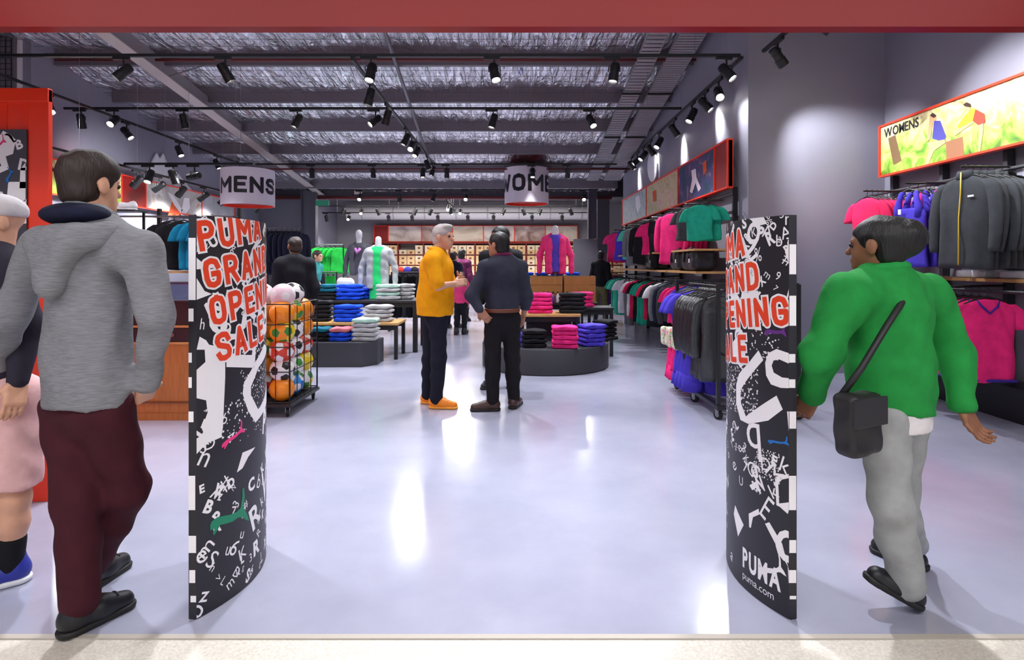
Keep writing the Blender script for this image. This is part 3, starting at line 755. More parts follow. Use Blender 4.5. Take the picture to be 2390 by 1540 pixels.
decal('figure_print', [poly2(zR([(1868, 650), (1890, 640), (1905, 670), (1885, 690), (1870, 780), (1850, 800)])), poly2(zR([(1850, 805), (1950, 785), (1955, 805), (1890, 850), (1855, 935), (1840, 930), (1865, 830)])), poly2(zR([(2055, 590), (2085, 575), (2100, 600), (2090, 625), (2065, 630)])), poly2(zR([(2145, 690), (2170, 690), (2165, 760), (2150, 860), (2140, 860)])), poly2(zR([(1990, 740), (2100, 670), (2115, 690), (2010, 765)]))], mpR, mat('p_skin', (226, 160, 116), 0.6), bb, 0.004)
decal('figure_print', [poly2(zR([(2065, 650), (2110, 610), (2140, 620), (2110, 680), (2030, 725), (2020, 710)]))], mpR, mat('p_yellow', (236, 190, 40), 0.6), bb, 0.005)
decal('figure_print', [poly2(zR([(2125, 615), (2175, 640), (2180, 690), (2140, 705), (2110, 680)]))], mpR, mat('p_red', (206, 60, 40), 0.6), bb, 0.006)
_hp = zR([(2055, 590), (2075, 575), (2098, 585), (2100, 605), (2070, 600)])
decal('figure_print', [poly2(zR([(1868, 650), (1885, 635), (1905, 650), (1890, 665)]))], mpR, mat('p_hair', (60, 40, 30), 0.6), bb, 0.007)
decal('figure_print', [poly2(_hp)], mpR, mat('p_hair', (60, 40, 30), 0.6), bb, 0.007)
wv = word('WOMENS', 0.1, 0.02, 0.9, 0.07)
V = wv[0]; _p0 = pR(2066, 322)
decal('lettering', [(np.stack([_p0[0] - V[:, 0] * 1.0, _p0[1] + V[:, 1]], 1), wv[1])], mpR, PRINT_K, bb, 0.004)
billboard('red-framed sports billboard over the right-hand clothes rack', 'r', 2.8, 7.45, 14.6, 2.34, 2.98, [(7.45, 7.95, DEEPRED), (7.95, 9.7, DARKPIC), (9.7, 12.0, WARMPIC), (12.0, 14.6, PALEPIC)])
def pB(px, py):
    d = 2.8 * FPX / (px - CX); return (d, EYE - (py - HY) * d / FPX)
bb2 = [o for o in COL.objects if o.get('label', '') == 'red-framed sports billboard over the right-hand clothes rack'][0]
def mpB(u, v, l): return Vector((2.79 - l, u, v))
def z3(L): return [pB(1400 + x / 2.414, y / 2.414) for x, y in L]
decal('figure_print', [poly2(z3([(520, 960), (545, 950), (550, 1000), (575, 1060), (560, 1080), (545, 1030), (525, 1090), (512, 1080), (525, 1010)])), poly2(z3([(205, 1110), (225, 1100), (235, 1160), (215, 1200), (205, 1150)]))], mpB, PRINT_W, bb2, 0.004)
decal('figure_print', [poly2(z3([(585, 920), (605, 900), (608, 960), (590, 990)])), poly2(z3([(300, 1080), (320, 1070), (322, 1130), (305, 1140)]))], mpB, mat('p_orange', (226, 90, 40), 0.6), bb2, 0.005)
bb3 = billboard('red-framed mens billboard of footballers on the left wall', 'l', -7.2, 8.98, 15.0, 2.45, 3.02, [(8.98, 10.65, FOREST), (10.65, 11.35, DEEPRED), (11.35, 13.4, GREYPIC), (13.4, 15.0, ramp_mat('pale_pitch', [(150, 150, 156), (176, 176, 180), (196, 196, 198)], 1.2))])
def pL(px, py):
    d = -7.2 * FPX / (px - CX); return (d, EYE - (py - HY) * d / FPX)
def mpL(u, v, l): return Vector((-7.19 + l, u, v))
decal('figure_print', [poly2([pL(390, 448), pL(402, 455), pL(425, 490), pL(420, 498), pL(405, 478)]), poly2([pL(428, 462), pL(440, 462), pL(442, 485), pL(428, 505), pL(420, 500)])], mpL, PRINT_W, bb3, 0.004)
decal('figure_print', [poly2([pL(400, 470), pL(420, 482), pL(416, 508), pL(390, 505)])], mpL, mat('p_orange', (226, 90, 40), 0.6), bb3, 0.003)
wv = word('MENS', 0.1, 0.02, 0.9, 0.07); _p0 = pL(355, 452)
decal('lettering', [(wv[0] + np.array(_p0), wv[1]), ], mpL, PRINT_W, bb3, 0.004)
wv = word('MENS', 0.1, 0.02, 0.9, 0.07); _p0 = pL(118, 402)
decal('lettering', [(wv[0] + np.array(_p0), wv[1]), ], mpL, PRINT_K, bb3, 0.004)
# white leaping-cat emblems on the side walls
def emblem(label, X, s, pts):
    t = MB()
    V = [(X, p[0], p[1]) for p in pts] + [(X + s * 0.03, p[0], p[1]) for p in pts]; n = len(pts)
    t.add(V, [tuple(range(n)), tuple(range(2 * n - 1, n - 1, -1))] + [(i, (i + 1) % n, n + (i + 1) % n, n + i) for i in range(n)])
    tag(t.obj('wall_emblem', mat('emblem_white', (240, 240, 246), 0.5)), label, 'emblem')
def pW(px, py, X):
    d = X * FPX / (px - CX); return (d, EYE - (py - HY) * d / FPX)
emblem('large white cat-head emblem with two ears on the left wall', -7.39, 1, [pW(a, c, -7.39) for a, c in [(335, 408), (348, 388), (355, 372), (363, 357), (370, 370), (378, 358), (386, 378), (400, 390), (425, 420), (452, 452), (400, 450), (350, 438), (336, 425)]])
emblem('slim white emblem seen edge-on high on the right wall', 2.93, -1, [pW(1525 + 11 * math.sin(k / 14 * 2 * PI), 388 - 37 * math.cos(k / 14 * 2 * PI), 2.93) for k in range(14)])

# ================================================================== red container end frame on the left
def container():
    Y = 3.3; x1 = -2.645; x0 = -5.08; zt = 2.355
    t = thing('container_panel', 'bright red shipping-container end panel with ribs on the left', 'container panel', ((x0 + x1) / 2, Y, 0))
    for xa, xb_ in ((x1 - 0.118, x1), (x0, x0 + 0.118)):
        MB().box((xa, Y, 0), (xb_, Y + 0.03, zt), 0.004).obj('corner_post', RED, t)
    MB().box((x0, Y - 0.005, zt - 0.075), (x1, Y + 0.03, zt + 0.003), 0.004).obj('top_rail', RED, t)
    MB().box((x0, Y - 0.004, 0.0), (x1 - 0.1, Y + 0.03, 0.11), 0.004).obj('bottom_rail', RED, t)
    pts = []; x = x0 + 0.118
    while x < x1 - 0.2:
        pts += [(x, 0.008), (x + 0.05, 0.008), (x + 0.075, 0.028), (x + 0.135, 0.028), (x + 0.16, 0.008)]; x += 0.16
    pts.append((x1 - 0.118, 0.008))
    V = []; F = []
    for (px, dy) in pts: V += [(px, Y + dy, 0.11), (px, Y + dy, zt - 0.07)]
    for i in range(len(pts) - 1): F.append((2 * i, 2 * i + 2, 2 * i + 3, 2 * i + 1))
    MB().add(V, F).obj('ribbed_sheet', RED, t)
    # poster on the sheet
    xa, xb_ = -3.6, PX(66, 300, Y).x; za, zb = PX(0, 900, Y).z, PX(0, 303, Y).z
    p = MB().box((xa, Y - 0.012, za), (xb_, Y - 0.004, zb)).obj('poster', mat('poster_charcoal', (66, 64, 76), 0.5), t)
    def mp(u, v, l): return Vector((u, Y - 0.012 - l, v))
    def q(L): return [(PX(a, c, Y).x, PX(a, c, Y).z) for a, c in L]
    wh = [q([(-30, 372), (0, 364), (4, 318), (12, 306), (32, 318), (40, 335), (35, 360), (18, 366), (26, 395), (-30, 420), (-30, 404), (8, 388), (2, 374), (-30, 385)]),
          q([(36, 334), (24, 318), (14, 316), (20, 312), (30, 316), (44, 330)]), q([(24, 425), (64, 425), (64, 470), (20, 468)]), q([(52, 395), (64, 380), (64, 440), (50, 440)]), q([(-30, 445), (10, 448), (20, 470), (-30, 480)])]
    L = [poly2(z) for z in wh]
    L += [word('D', 0.06, 0.04, 1, rot=-0.2, at=q([(46, 395)])[0]), word('B', 0.05, 0.04, 1, rot=0.3, at=q([(44, 350)])[0]), word('Y', 0.12, 0.04, 1, rot=0.2, at=q([(34, 525)])[0]), word('A', 0.16, 0.04, 1, rot=0.2, at=q([(-60, 560)])[0])]
    decal('print', L, mp, PRINT_W, p, 0.001, clip=(xa, xb_, za, zb))
    decal('print', [cat2(*q([(4, 332)])[0], 0.075, 0.085, 0.3)], mp, PRINT_PK, p, 0.002, clip=(xa, xb_, za, zb))
    decal('print', [cat2(*q([(24, 408)])[0], 0.075, 0.07, 0.8)], mp, PRINT_BL, p, 0.002, clip=(xa, xb_, za, zb))
container()

# ================================================================== curved entrance gates with printed covers
def gate(label, Xn, side, big, extra):
    """side=+1: printed arc bulges to +x (left gate); side=-1 mirrored"""
    Y0, CH, SAG, H = 2.2, 0.605, 0.092, 1.54
    back = Xn - side * 0.03
    def arc(t): return (Xn + side * SAG * (1 - (2 * t - 1) ** 2), Y0 + CH * t)
    N = 40
    pts = [arc(i / N) for i in range(N + 1)]
    ulen = [0.0]
    for a, c in zip(pts, pts[1:]): ulen.append(ulen[-1] + math.hypot(c[0] - a[0], c[1] - a[1]))
    L = ulen[-1]
    t = thing('gate_pedestal', label, 'gate', ((Xn + back) / 2, Y0 + CH / 2, 0), 'printed security gate pedestals')
    outline = pts + [(back, Y0 + CH), (back, Y0)]
    body = MB().prism(outline, 0.004, H).obj('cover', PRINT_K, t); autosm(body, 30)
    MB().prism([(p[0] - side * 0.01, p[1]) for p in pts] + [(back + side * 0.008, Y0 + CH - 0.01), (back + side * 0.008, Y0 + 0.01)], 0.0, 0.006).obj('foot', RUBBER, t)
    ul = np.array(ulen); tt = np.linspace(0, 1, N + 1)
    def mp(u, v, l):
        """u runs left to right as read"""
        s = u if side > 0 else L - u
        k = float(np.interp(s, ul, tt)); x, y = arc(k)
        dx = side * SAG * (-4 * (2 * k - 1)); dy = CH; nn = math.hypot(dx, dy); nx, ny = side * dy / nn, -side * dx / nn
        return Vector((x + nx * l, y + ny * l, v))
    pxs = np.array([CX + p[0] * FPX / p[1] for p in pts])
    kmax = int(np.argmax(pxs * side))
    def uv(px, py):
        a = pxs[:kmax + 1] * side
        k = float(np.interp(px * side, a, tt[:kmax + 1])); x, y = arc(k)
        s = float(np.interp(k, tt, ul)); return ((s if side > 0 else L - s), EYE - (py - HY) * y / FPX)
    cuts = np.linspace(0.03, L - 0.03, 22); clip = (0.0, L, 0.006, H)
    def dec(nm, Ls, m, lift): return decal(nm, Ls, mp, m, body, lift, clip, cuts)
    def strip(Ls, m, lift=0.001):
        def ms(u, v, l): return Vector((u, Y0 - l, v))
        return tag(decal('edge_print', Ls, ms, m, body, lift, (min(back, Xn), max(back, Xn), 0.006, H)), kind='stuff')
    return dict(t=t, dec=dec, strip=strip, uv=uv, L=L, H=H, back=back, Xn=Xn, mp=mp)
def scatter(g, regions, seed, hmin, hmax):
    r = random.Random(seed); out = []
    for (u0, u1, v0, v1, n) in regions:
        for _ in range(n):
            ch = r.choice('ABDEGKLMNPRSUVWXYZ2345679abdeghkmnqsu%#')
            off = 0.04 if ch in ALPHA and r.random() < 0.6 else 0.0
            out.append(word(ch, r.uniform(hmin, hmax), off, r.uniform(0.7, 1.1), rot=r.uniform(-0.9, 0.9), at=(r.uniform(u0, u1), r.uniform(v0, v1))))
    return out
def dots(u0, u1, v0, v1, n, seed, inside=None, s0=0.002, s1=0.004):
    r = random.Random(seed); out = []
    for _ in range(n):
        u = r.uniform(u0, u1); v = r.uniform(v0, v1)
        if inside and not inside(u, v): continue
        s = r.uniform(s0, s1); out.append(poly2([(u - s, v - s), (u + s, v - s), (u + s, v + s), (u - s, v + s)]))
    return out
def slogan(g, u0, v0, rot):
    red = []; wh = []
    c, s = math.cos(rot), math.sin(rot); h = 0.118; dv = 0.148
    for i, wtxt in enumerate(('PUMA', 'GRAND', 'OPENING', 'SALE')):
        x = [0.0, 0.0, 0.0, 0.0][i]; y = -i * dv
        at = (u0 + x * c - y * s, v0 + x * s + y * c)
        red.append(bold(wtxt, h, 0.0225, 0.074, 0.017, rot, at)); wh.append(bold(wtxt, h, 0.0225, 0.074, 0.017, rot, at, 0.008))
    g['dec']('slogan_outline', wh, PRINT_W, 0.0016); g['dec']('slogan', red, PRINT_R, 0.0024)

# ---- left gate
g = gate('curved black pedestal printed PUMA GRAND OPENING SALE, left of the entrance', -1.2, 1, None, None)
uv = g['uv']
def za(L): return poly2([uv(420 + x / 2.962, 480 + y / 2.962) for x, y in L])
def zb(L): return poly2([uv(420 + x / 3.02, 960 + y / 3.02) for x, y in L])
W_ = [za([(135, 905), (180, 930), (200, 960), (312, 985), (312, 1180), (296, 1530), (285, 1600), (190, 1640), (150, 1540), (190, 1430), (180, 1345), (105, 1330), (100, 1135), (175, 1080), (170, 995), (100, 995)]),
      za([(320, 1030), (350, 1022), (400, 1020), (415, 1030), (495, 1032), (500, 1000), (415, 995), (400, 985), (355, 990), (380, 960), (510, 920), (525, 960), (515, 1120), (320, 1115)]),
      za([(580, 955), (600, 985), (540, 1120), (490, 1250), (490, 1310), (540, 1410), (580, 1330), (620, 1200), (632, 1240), (600, 1340), (560, 1450), (520, 1500), (470, 1420), (432, 1300), (442, 1220), (520, 1080)]),
      za([(60, 205), (100, 240), (100, 360), (150, 390), (240, 400), (230, 430), (110, 440), (100, 500), (170, 590), (220, 610), (110, 650), (62, 640)]), za([(62, 730), (95, 690), (100, 770), (62, 810)]),
      za([(600, 900), (630, 880), (632, 920), (615, 960), (632, 1030), (615, 1050), (600, 1000)]), zb([(105, 190), (185, 150), (200, 210), (110, 300)]), zb([(440, 290), (530, 250), (480, 320), (440, 400), (400, 430)])]
W_ += [word('n', 0.075, 0.0, 1, rot=-0.5, at=uv(458, 1085)), word('A', 0.055, 0.0, 1, rot=-0.6, at=uv(488, 1160)), word('C', 0.05, 0.04, 1, rot=0.1, at=uv(580, 1150)), word('E', 0.03, 0.04, 1, rot=0.1, at=uv(466, 1152)), word('D', 0.036, 0.04, 1, rot=0.2, at=uv(532, 1142)), word('B', 0.045, 0.04, 1, rot=-0.5, at=uv(472, 1195)), word('R', 0.1, 0.02, 1, rot=0.35, at=uv(590, 1240)), word('V', 0.14, 0.02, 0.7, rot=0.1, at=uv(612, 1180)), word('P', 0.1, 0.04, 0.8, rot=-0.2, at=uv(612, 1010)), word('e', 0.07, 0.0, 1, rot=0.25, at=uv(462, 1320)), word('b', 0.08, 0.0, 0.8, rot=0.7, at=uv(462, 1445))]
Lw = g['L']
W_ += scatter(g, [(0.0, Lw, 1.36, 1.54, 26), (0.3, Lw, 0.95, 1.36, 22), (0.0, 0.4, 1.0, 1.4, 16), (0.0, 0.16, 0.62, 0.75, 6), (0.0, 0.5, 0.02, 0.2, 26), (0.02, 0.25, 0.2, 0.5, 12), (0.28, 0.55, 0.15, 0.52, 16), (0.45, 0.6, 0.15, 0.7, 9)], 11, 0.022, 0.06)
W_ += scatter(g, [(0.0, 0.5, 1.0, 1.45, 9)], 5, 0.12, 0.2)
W_ += dots(0.2, 0.48, 0.76, 1.06, 260, 3) + dots(0.03, 0.2, 0.65, 0.8, 60, 4) + dots(0.2, 0.5, 0.62, 0.75, 70, 5)
tag(g['dec']('letter_pattern', W_, PRINT_W, 0.0008), kind='stuff')
slogan(g, 0.012, 1.40, 0.17)
g['dec']('letter_pattern', [word('Z', 0.03, 0.04, 1.3, rot=0.35, at=uv(605, 752))], PRINT_W, 0.0012)
g['dec']('cat_emblem', [(lambda q: (np.array([uv(420 + x / 3.02, 960 + y / 3.02) for x, y in CAT]), [tuple(range(len(CAT)))]))(0)], PRINT_GR, 0.0012)
_a = uv(546, 1012); g['dec']('cat_emblem', [cat2(_a[0], _a[1], 0.13, 0.085, 0.1)], PRINT_PK, 0.0012)
bx_, xn_ = g['back'], g['Xn']
def sq(x0, x1, y0, y1): return poly2([(PX(x0, y0, 2.2).x, PX(0, y1, 2.2).z), (PX(x1, y0, 2.2).x, PX(0, y1, 2.2).z), (PX(x1, y0, 2.2).x, PX(0, y0, 2.2).z), (PX(x0, y0, 2.2).x, PX(0, y0, 2.2).z)])
g['strip']([sq(436, 448, 823, 846), sq(436, 448, 880, 905), sq(430, 457, 555, 700), sq(436, 452, 720, 750), sq(436, 456, 1110, 1190), sq(440, 458, 1250, 1290), sq(442, 456, 1330, 1360), sq(445, 458, 1390, 1405), sq(438, 452, 960, 985)], PRINT_W)

# ---- right gate
g = gate('curved black pedestal printed PUMA GRAND OPENING SALE, right of the entrance', 1.053, -1, None, None)
uv = g['uv']
def zc(L): return poly2([uv(1670 + x / 3.082, 480 + y / 3.082) for x, y in L])
def zd(L): return poly2([uv(1670 + x / 3.018, 960 + y / 3.018) for x, y in L])
W_ = [zc([(570, 1060), (440, 1030), (380, 1060), (358, 1130), (365, 1220), (400, 1285), (470, 1310), (565, 1312), (568, 1240), (480, 1235), (420, 1200), (405, 1150), (420, 1110), (460, 1105), (568, 1135)]),
      zc([(310, 1040), (345, 1110), (215, 1270), (180, 1330), (185, 1420), (220, 1515), (440, 1365), (485, 1465), (380, 1545), (240, 1570), (180, 1540), (150, 1420), (150, 1290), (170, 1210), (240, 1130)]),
      zc([(115, 1000), (140, 960), (200, 960), (222, 1000), (210, 1140), (182, 1165), (120, 1070)]),
      zc([(500, 330), (540, 280), (592, 250), (592, 480), (540, 420)]), zc([(505, 790), (600, 700), (600, 875), (545, 840)]), zc([(500, 700), (550, 600), (600, 560), (600, 640), (510, 730)]), zc([(250, 90), (300, 68), (350, 85), (370, 130), (290, 150)]),
      zd([(350, 790), (380, 780), (470, 930), (570, 1110), (515, 1215), (510, 1090)]), zd([(505, 0), (570, 0), (578, 110), (535, 140)]), zd([(240, 520), (290, 490), (300, 530), (260, 555)]), zd([(140, 660), (200, 800), (160, 880), (130, 720)]), zd([(235, 720), (305, 685), (310, 725), (265, 745), (250, 820), (238, 815)])]
W_ += [word('q', 0.15, 0.0, 0.9, rot=0.1, at=uv(1745, 1040)), word('E', 0.1, 0.0, 0.6, rot=-0.5, at=uv(1772, 1198)), word('M', 0.07, 0.0, 1, rot=-0.7, at=uv(1785, 1100)), word('D', 0.05, 0.0, 1, rot=0.1, at=uv(1778, 1095)), word('E', 0.035, 0.04, 1, rot=-0.2, at=uv(1800, 1080)), word('S', 0.05, 0.04, 1, rot=-0.4, at=uv(1755, 1105)), word('k', 0.06, 0.0, 1, rot=-0.3, at=uv(1818, 1095)), word('a', 0.05, 0.0, 1, rot=-0.3, at=uv(1705, 1300)), word('A', 0.05, 0.0, 1, rot=-0.2, at=uv(1778, 552)), word('b', 0.045, 0.0, 1, rot=0.0, at=uv(1812, 575)), word('n', 0.05, 0.0, 1, at=uv(1833, 525)), word('A', 0.045, 0.0, 1, rot=0.3, at=uv(1826, 560)), word('Z', 0.03, 0.04, 1.3, at=uv(1760, 768))]
L8 = [zd([(420, 460), (570, 440), (575, 470), (440, 485)]), zd([(420, 470), (442, 480), (450, 670), (430, 660)]), zd([(430, 650), (575, 640), (575, 700), (510, 722)])]
W_ += L8
Lw = g['L']
W_ += scatter(g, [(0.28, Lw, 1.25, 1.54, 44), (0.0, 0.4, 1.1, 1.54, 26), (0.0, 0.5, 0.48, 0.68, 30), (0.0, 0.2, 0.15, 0.5, 14), (0.3, 0.6, 0.3, 0.52, 8)], 21, 0.022, 0.055)
W_ += scatter(g, [(0.05, 0.5, 1.05, 1.45, 9)], 9, 0.1, 0.18)
W_ += dots(0.2, 0.5, 0.72, 0.95, 330, 6) + dots(0.08, 0.16, 0.75, 1.0, 50, 8) + dots(0.45, 0.6, 0.98, 1.12, 60, 9) + dots(0.48, 0.6, 0.5, 0.62, 160, 10, None, 0.0015, 0.003)
tag(g['dec']('letter_pattern', W_, PRINT_W, 0.0008), kind='stuff')
_a = uv(1846, 1275); g['dec']('letter_pattern', [word('O', 0.11, 0.04, 0.8, rot=-0.3, at=(_a[0] - 0.07, _a[1] - 0.04))], PRINT_W, 0.0008)
slogan(g, 0.055, 1.345, 0.12)
_a = uv(1734, 1319)
g['dec']('brand_lettering', [word('PUMA', 0.075, 0.04, 0.62, 0.12, 0, (_a[0], _a[1]), 0.04), word('puma.com', 0.03, 0.0, 1.0, 0.08, 0, (_a[0], _a[1] - 0.05))], PRINT_W, 0.0012)
_a = uv(1793, 1316); g['dec']('cat_emblem', [cat2(_a[0] + 0.02, _a[1], 0.12, 0.11, 0.2)], PRINT_W, 0.0014)
_a = uv(1812, 768); g['dec']('cat_emblem', [cat2(_a[0], _a[1], 0.1, 0.085, -0.2)], PRINT_PU, 0.0012)
_a = uv(1818, 1028); g['dec']('cat_emblem', [cat2(_a[0], _a[1], 0.1, 0.05, 0.0)], PRINT_BL, 0.0012)
g['strip']([sq(1842, 1858, 570, 640), sq(1842, 1858, 690, 760), sq(1840, 1856, 826, 846), sq(1840, 1856, 885, 905), sq(1842, 1858, 960, 1000), sq(1841, 1858, 1110, 1190), sq(1842, 1858, 1260, 1290), sq(1841, 1858, 1330, 1360), sq(1843, 1858, 1390, 1398)], PRINT_W)
# ================================================================== garments
GM = {}
def etube(mb, pts, rx, ry, n=12):
    V = []; F = []
    for (p, a, b_) in zip(pts, rx, ry):
        for k in range(n):
            t = 2 * PI * k / n; V.append((p[0] + a * math.cos(t), p[1] + b_ * math.sin(t), p[2]))
    for i in range(len(pts) - 1):
        for k in range(n): F.append((i * n + k, (i + 1) * n + k, (i + 1) * n + (k + 1) % n, i * n + (k + 1) % n))
    F.append(tuple(range(n))); F.append(tuple((len(pts) - 1) * n + k for k in range(n - 1, -1, -1)))
    mb.add(V, F)
def lerp_prof(prof, n):
    out = []; zs = [p[0] for p in prof]
    for i in range(n + 1):
        z = zs[0] + (zs[-1] - zs[0]) * (i / n) ** 1.15
        k = max(j for j in range(len(prof)) if zs[j] >= z - 1e-9); k = min(k, len(prof) - 2)
        t = (z - zs[k]) / (zs[k + 1] - zs[k]); t = min(max(t, 0), 1)
        out.append((z,) + tuple(a + (b_ - a) * t for a, b_ in zip(prof[k][1:], prof[k + 1][1:])))
    return out
def garment_data(kind, col, var, L, rough=0.85):
    key = (kind, col, var, L, rough)
    if key in GM: return GM[key]
    r = random.Random(hash((kind, var)) % 1000 + var)
    mb = MB(); n = 30
    if kind in ('tee', 'long', 'jacket', 'hoodie'):
        prof = [(-0.082, 0.07, 0.028), (-0.098, 0.115, 0.034), (-0.125, 0.19, 0.04), (-0.16, 0.212, 0.046), (-0.26, 0.215, 0.055), (-0.45, 0.21, 0.058), (-L, 0.22, 0.062)]
    elif kind == 'tank':
        prof = [(-0.24, 0.15, 0.03), (-0.3, 0.195, 0.045), (-0.45, 0.19, 0.055), (-L, 0.225, 0.065)]
    elif kind == 'skirt':
        prof = [(-0.1, 0.15, 0.025), (-0.16, 0.165, 0.04), (-L, 0.22, 0.06)]
    else:
        prof = [(-0.1, 0.17, 0.025), (-0.2, 0.185, 0.05), (-0.34, 0.19, 0.055)]
    rows = lerp_prof(prof, 18)
    ph = [r.uniform(0, 6) for _ in range(5)]; V = []; F = []
    amp = 0.011 if kind != 'skirt' else 0.02
    for i, (z, hw, ht) in enumerate(rows):
        f = i / 18
        for k in range(n):
            a = 2 * PI * k / n; c, s = math.cos(a), math.sin(a)
            x = hw * math.copysign(abs(c) ** 0.75, c); y = ht * math.copysign(abs(s) ** 0.8, s)
            y += amp * f * (math.sin(24 * x + ph[0] + 3 * z) + 0.7 * math.sin(43 * x + ph[1] - 5 * z)) + 0.006 * math.sin(17 * z + 9 * x + ph[2]) * min(1, 3 * f)
            x += 0.006 * f * math.sin(19 * z + ph[3])
            V.append((x, y, z + (0.012 * math.sin(14 * x + ph[4]) if i == 18 else 0)))
    for i in range(18):
        for k in range(n): F.append((i * n + k, (i + 1) * n + k, (i + 1) * n + (k + 1) % n, i * n + (k + 1) % n))
    F.append(tuple(range(n))); F.append(tuple(18 * n + k for k in range(n - 1, -1, -1)))
    mb.add(V, F)
    for sg in (-1, 1):
        j = r.uniform(-0.012, 0.012)
        if kind == 'tee': etube(mb, [(sg * 0.17, 0, -0.12), (sg * 0.215, j, -0.16), (sg * 0.25, j, -0.22), (sg * 0.275, j, -0.29), (sg * 0.285, j, -0.325)], [0.05, 0.062, 0.068, 0.07, 0.07], [0.03, 0.036, 0.036, 0.034, 0.03])
        elif kind in ('long', 'jacket', 'hoodie'): etube(mb, [(sg * 0.175, 0, -0.12), (sg * 0.225, j, -0.18), (sg * 0.25, j, -0.28), (sg * 0.262, -0.01, -0.4), (sg * 0.265, -0.02 + j, -0.52), (sg * 0.255, -0.03, -0.62), (sg * 0.25, -0.03, -0.66)], [0.05, 0.06, 0.056, 0.052, 0.048, 0.042, 0.036], [0.034, 0.042, 0.044, 0.042, 0.038, 0.034, 0.03])
        elif kind == 'tank': mb.tube([(sg * 0.07, 0.02, -0.088), (sg * 0.085, -0.012, -0.1), (sg * 0.1, -0.022, -0.16), (sg * 0.12, -0.02, -0.23), (sg * 0.12, -0.01, -0.32)], [0.02, 0.026, 0.03, 0.04, 0.05], 8)
        elif kind == 'trousers': etube(mb, [(sg * 0.09, 0, -0.3), (sg * 0.095, j, -0.5), (sg * 0.09, j, -0.7), (sg * 0.088, j, -L)], [0.095, 0.08, 0.068, 0.062], [0.055, 0.05, 0.045, 0.042])
        elif kind == 'shorts': etube(mb, [(sg * 0.095, 0, -0.3), (sg * 0.11, j, -0.38), (sg * 0.115, j, -L)], [0.1, 0.1, 0.105], [0.055, 0.055, 0.055])
    if kind == 'hoodie': etube(mb, [(0, 0.03, -0.05), (0, 0.045, -0.1), (0, 0.06, -0.18), (0, 0.06, -0.26)], [0.06, 0.1, 0.1, 0.05], [0.03, 0.04, 0.035, 0.015])
    if kind == 'jacket': etube(mb, [(0, 0, -0.035), (0, -0.005, -0.06), (0, 0, -0.1)], [0.062, 0.07, 0.085], [0.035, 0.04, 0.045])
    o = mb.obj('g', cloth(col, rough) if rough > 0.5 else mat('vinyl_%d_%d_%d' % col, col, rough, bump=0.9, bscale=11, spec=0.8), None, True)
    me = o.data; bpy.data.objects.remove(o)
    GM[key] = me
    return me
def _hanger():
    mb = MB(); mb.tube([(-0.2, 0, -0.13), (-0.1, 0, -0.085), (0, 0, -0.06), (0.1, 0, -0.085), (0.2, 0, -0.13)], [0.005, 0.009, 0.01, 0.009, 0.005], 6)
    mb.tube([(0, 0, -0.06), (0, 0, -0.03), (0.016, 0, -0.012), (0.012, 0, 0.006), (-0.004, 0, 0.012), (-0.014, 0, 0.004)], 0.0035, 6)
    o = mb.obj('hanger', BLACK, None, True); me = o.data; bpy.data.objects.remove(o); return me
def _cliphanger():
    mb = MB(); mb.tube([(-0.17, 0, -0.07), (0.17, 0, -0.07)], 0.005, 6)
    for s in (-1, 1): mb.cbox((s * 0.13, 0, -0.088), (0.03, 0.03, 0.045))
    mb.tube([(0, 0, -0.07), (0, 0, -0.03), (0.016, 0, -0.012), (0.012, 0, 0.006), (-0.004, 0, 0.012), (-0.014, 0, 0.004)], 0.0035, 6)
    o = mb.obj('hanger', BLACK, None, True); me = o.data; bpy.data.objects.remove(o); return me
HANGER = _hanger(); CLIPH = _cliphanger()
DET = {}
def det(key, fn):
    if key not in DET:
        o = fn(); DET[key] = o.data; bpy.data.objects.remove(o)
    return DET[key]
def sub(name, me, parent, loc=(0, 0, 0)):
    o = bpy.data.objects.new(name, me); COL.objects.link(o); o.parent = parent; o.location = loc; return o
NAMES = {'tee': 't_shirt', 'long': 'long_sleeved_top', 'jacket': 'zip_jacket', 'hoodie': 'hooded_top', 'tank': 'tank_top', 'skirt': 'sports_skirt', 'trousers': 'trousers', 'shorts': 'shorts'}
CATS = {'tee': 't-shirt', 'long': 'top', 'jacket': 'jacket', 'hoodie': 'hoodie', 'tank': 'tank top', 'skirt': 'skirt', 'trousers': 'trousers', 'shorts': 'shorts'}
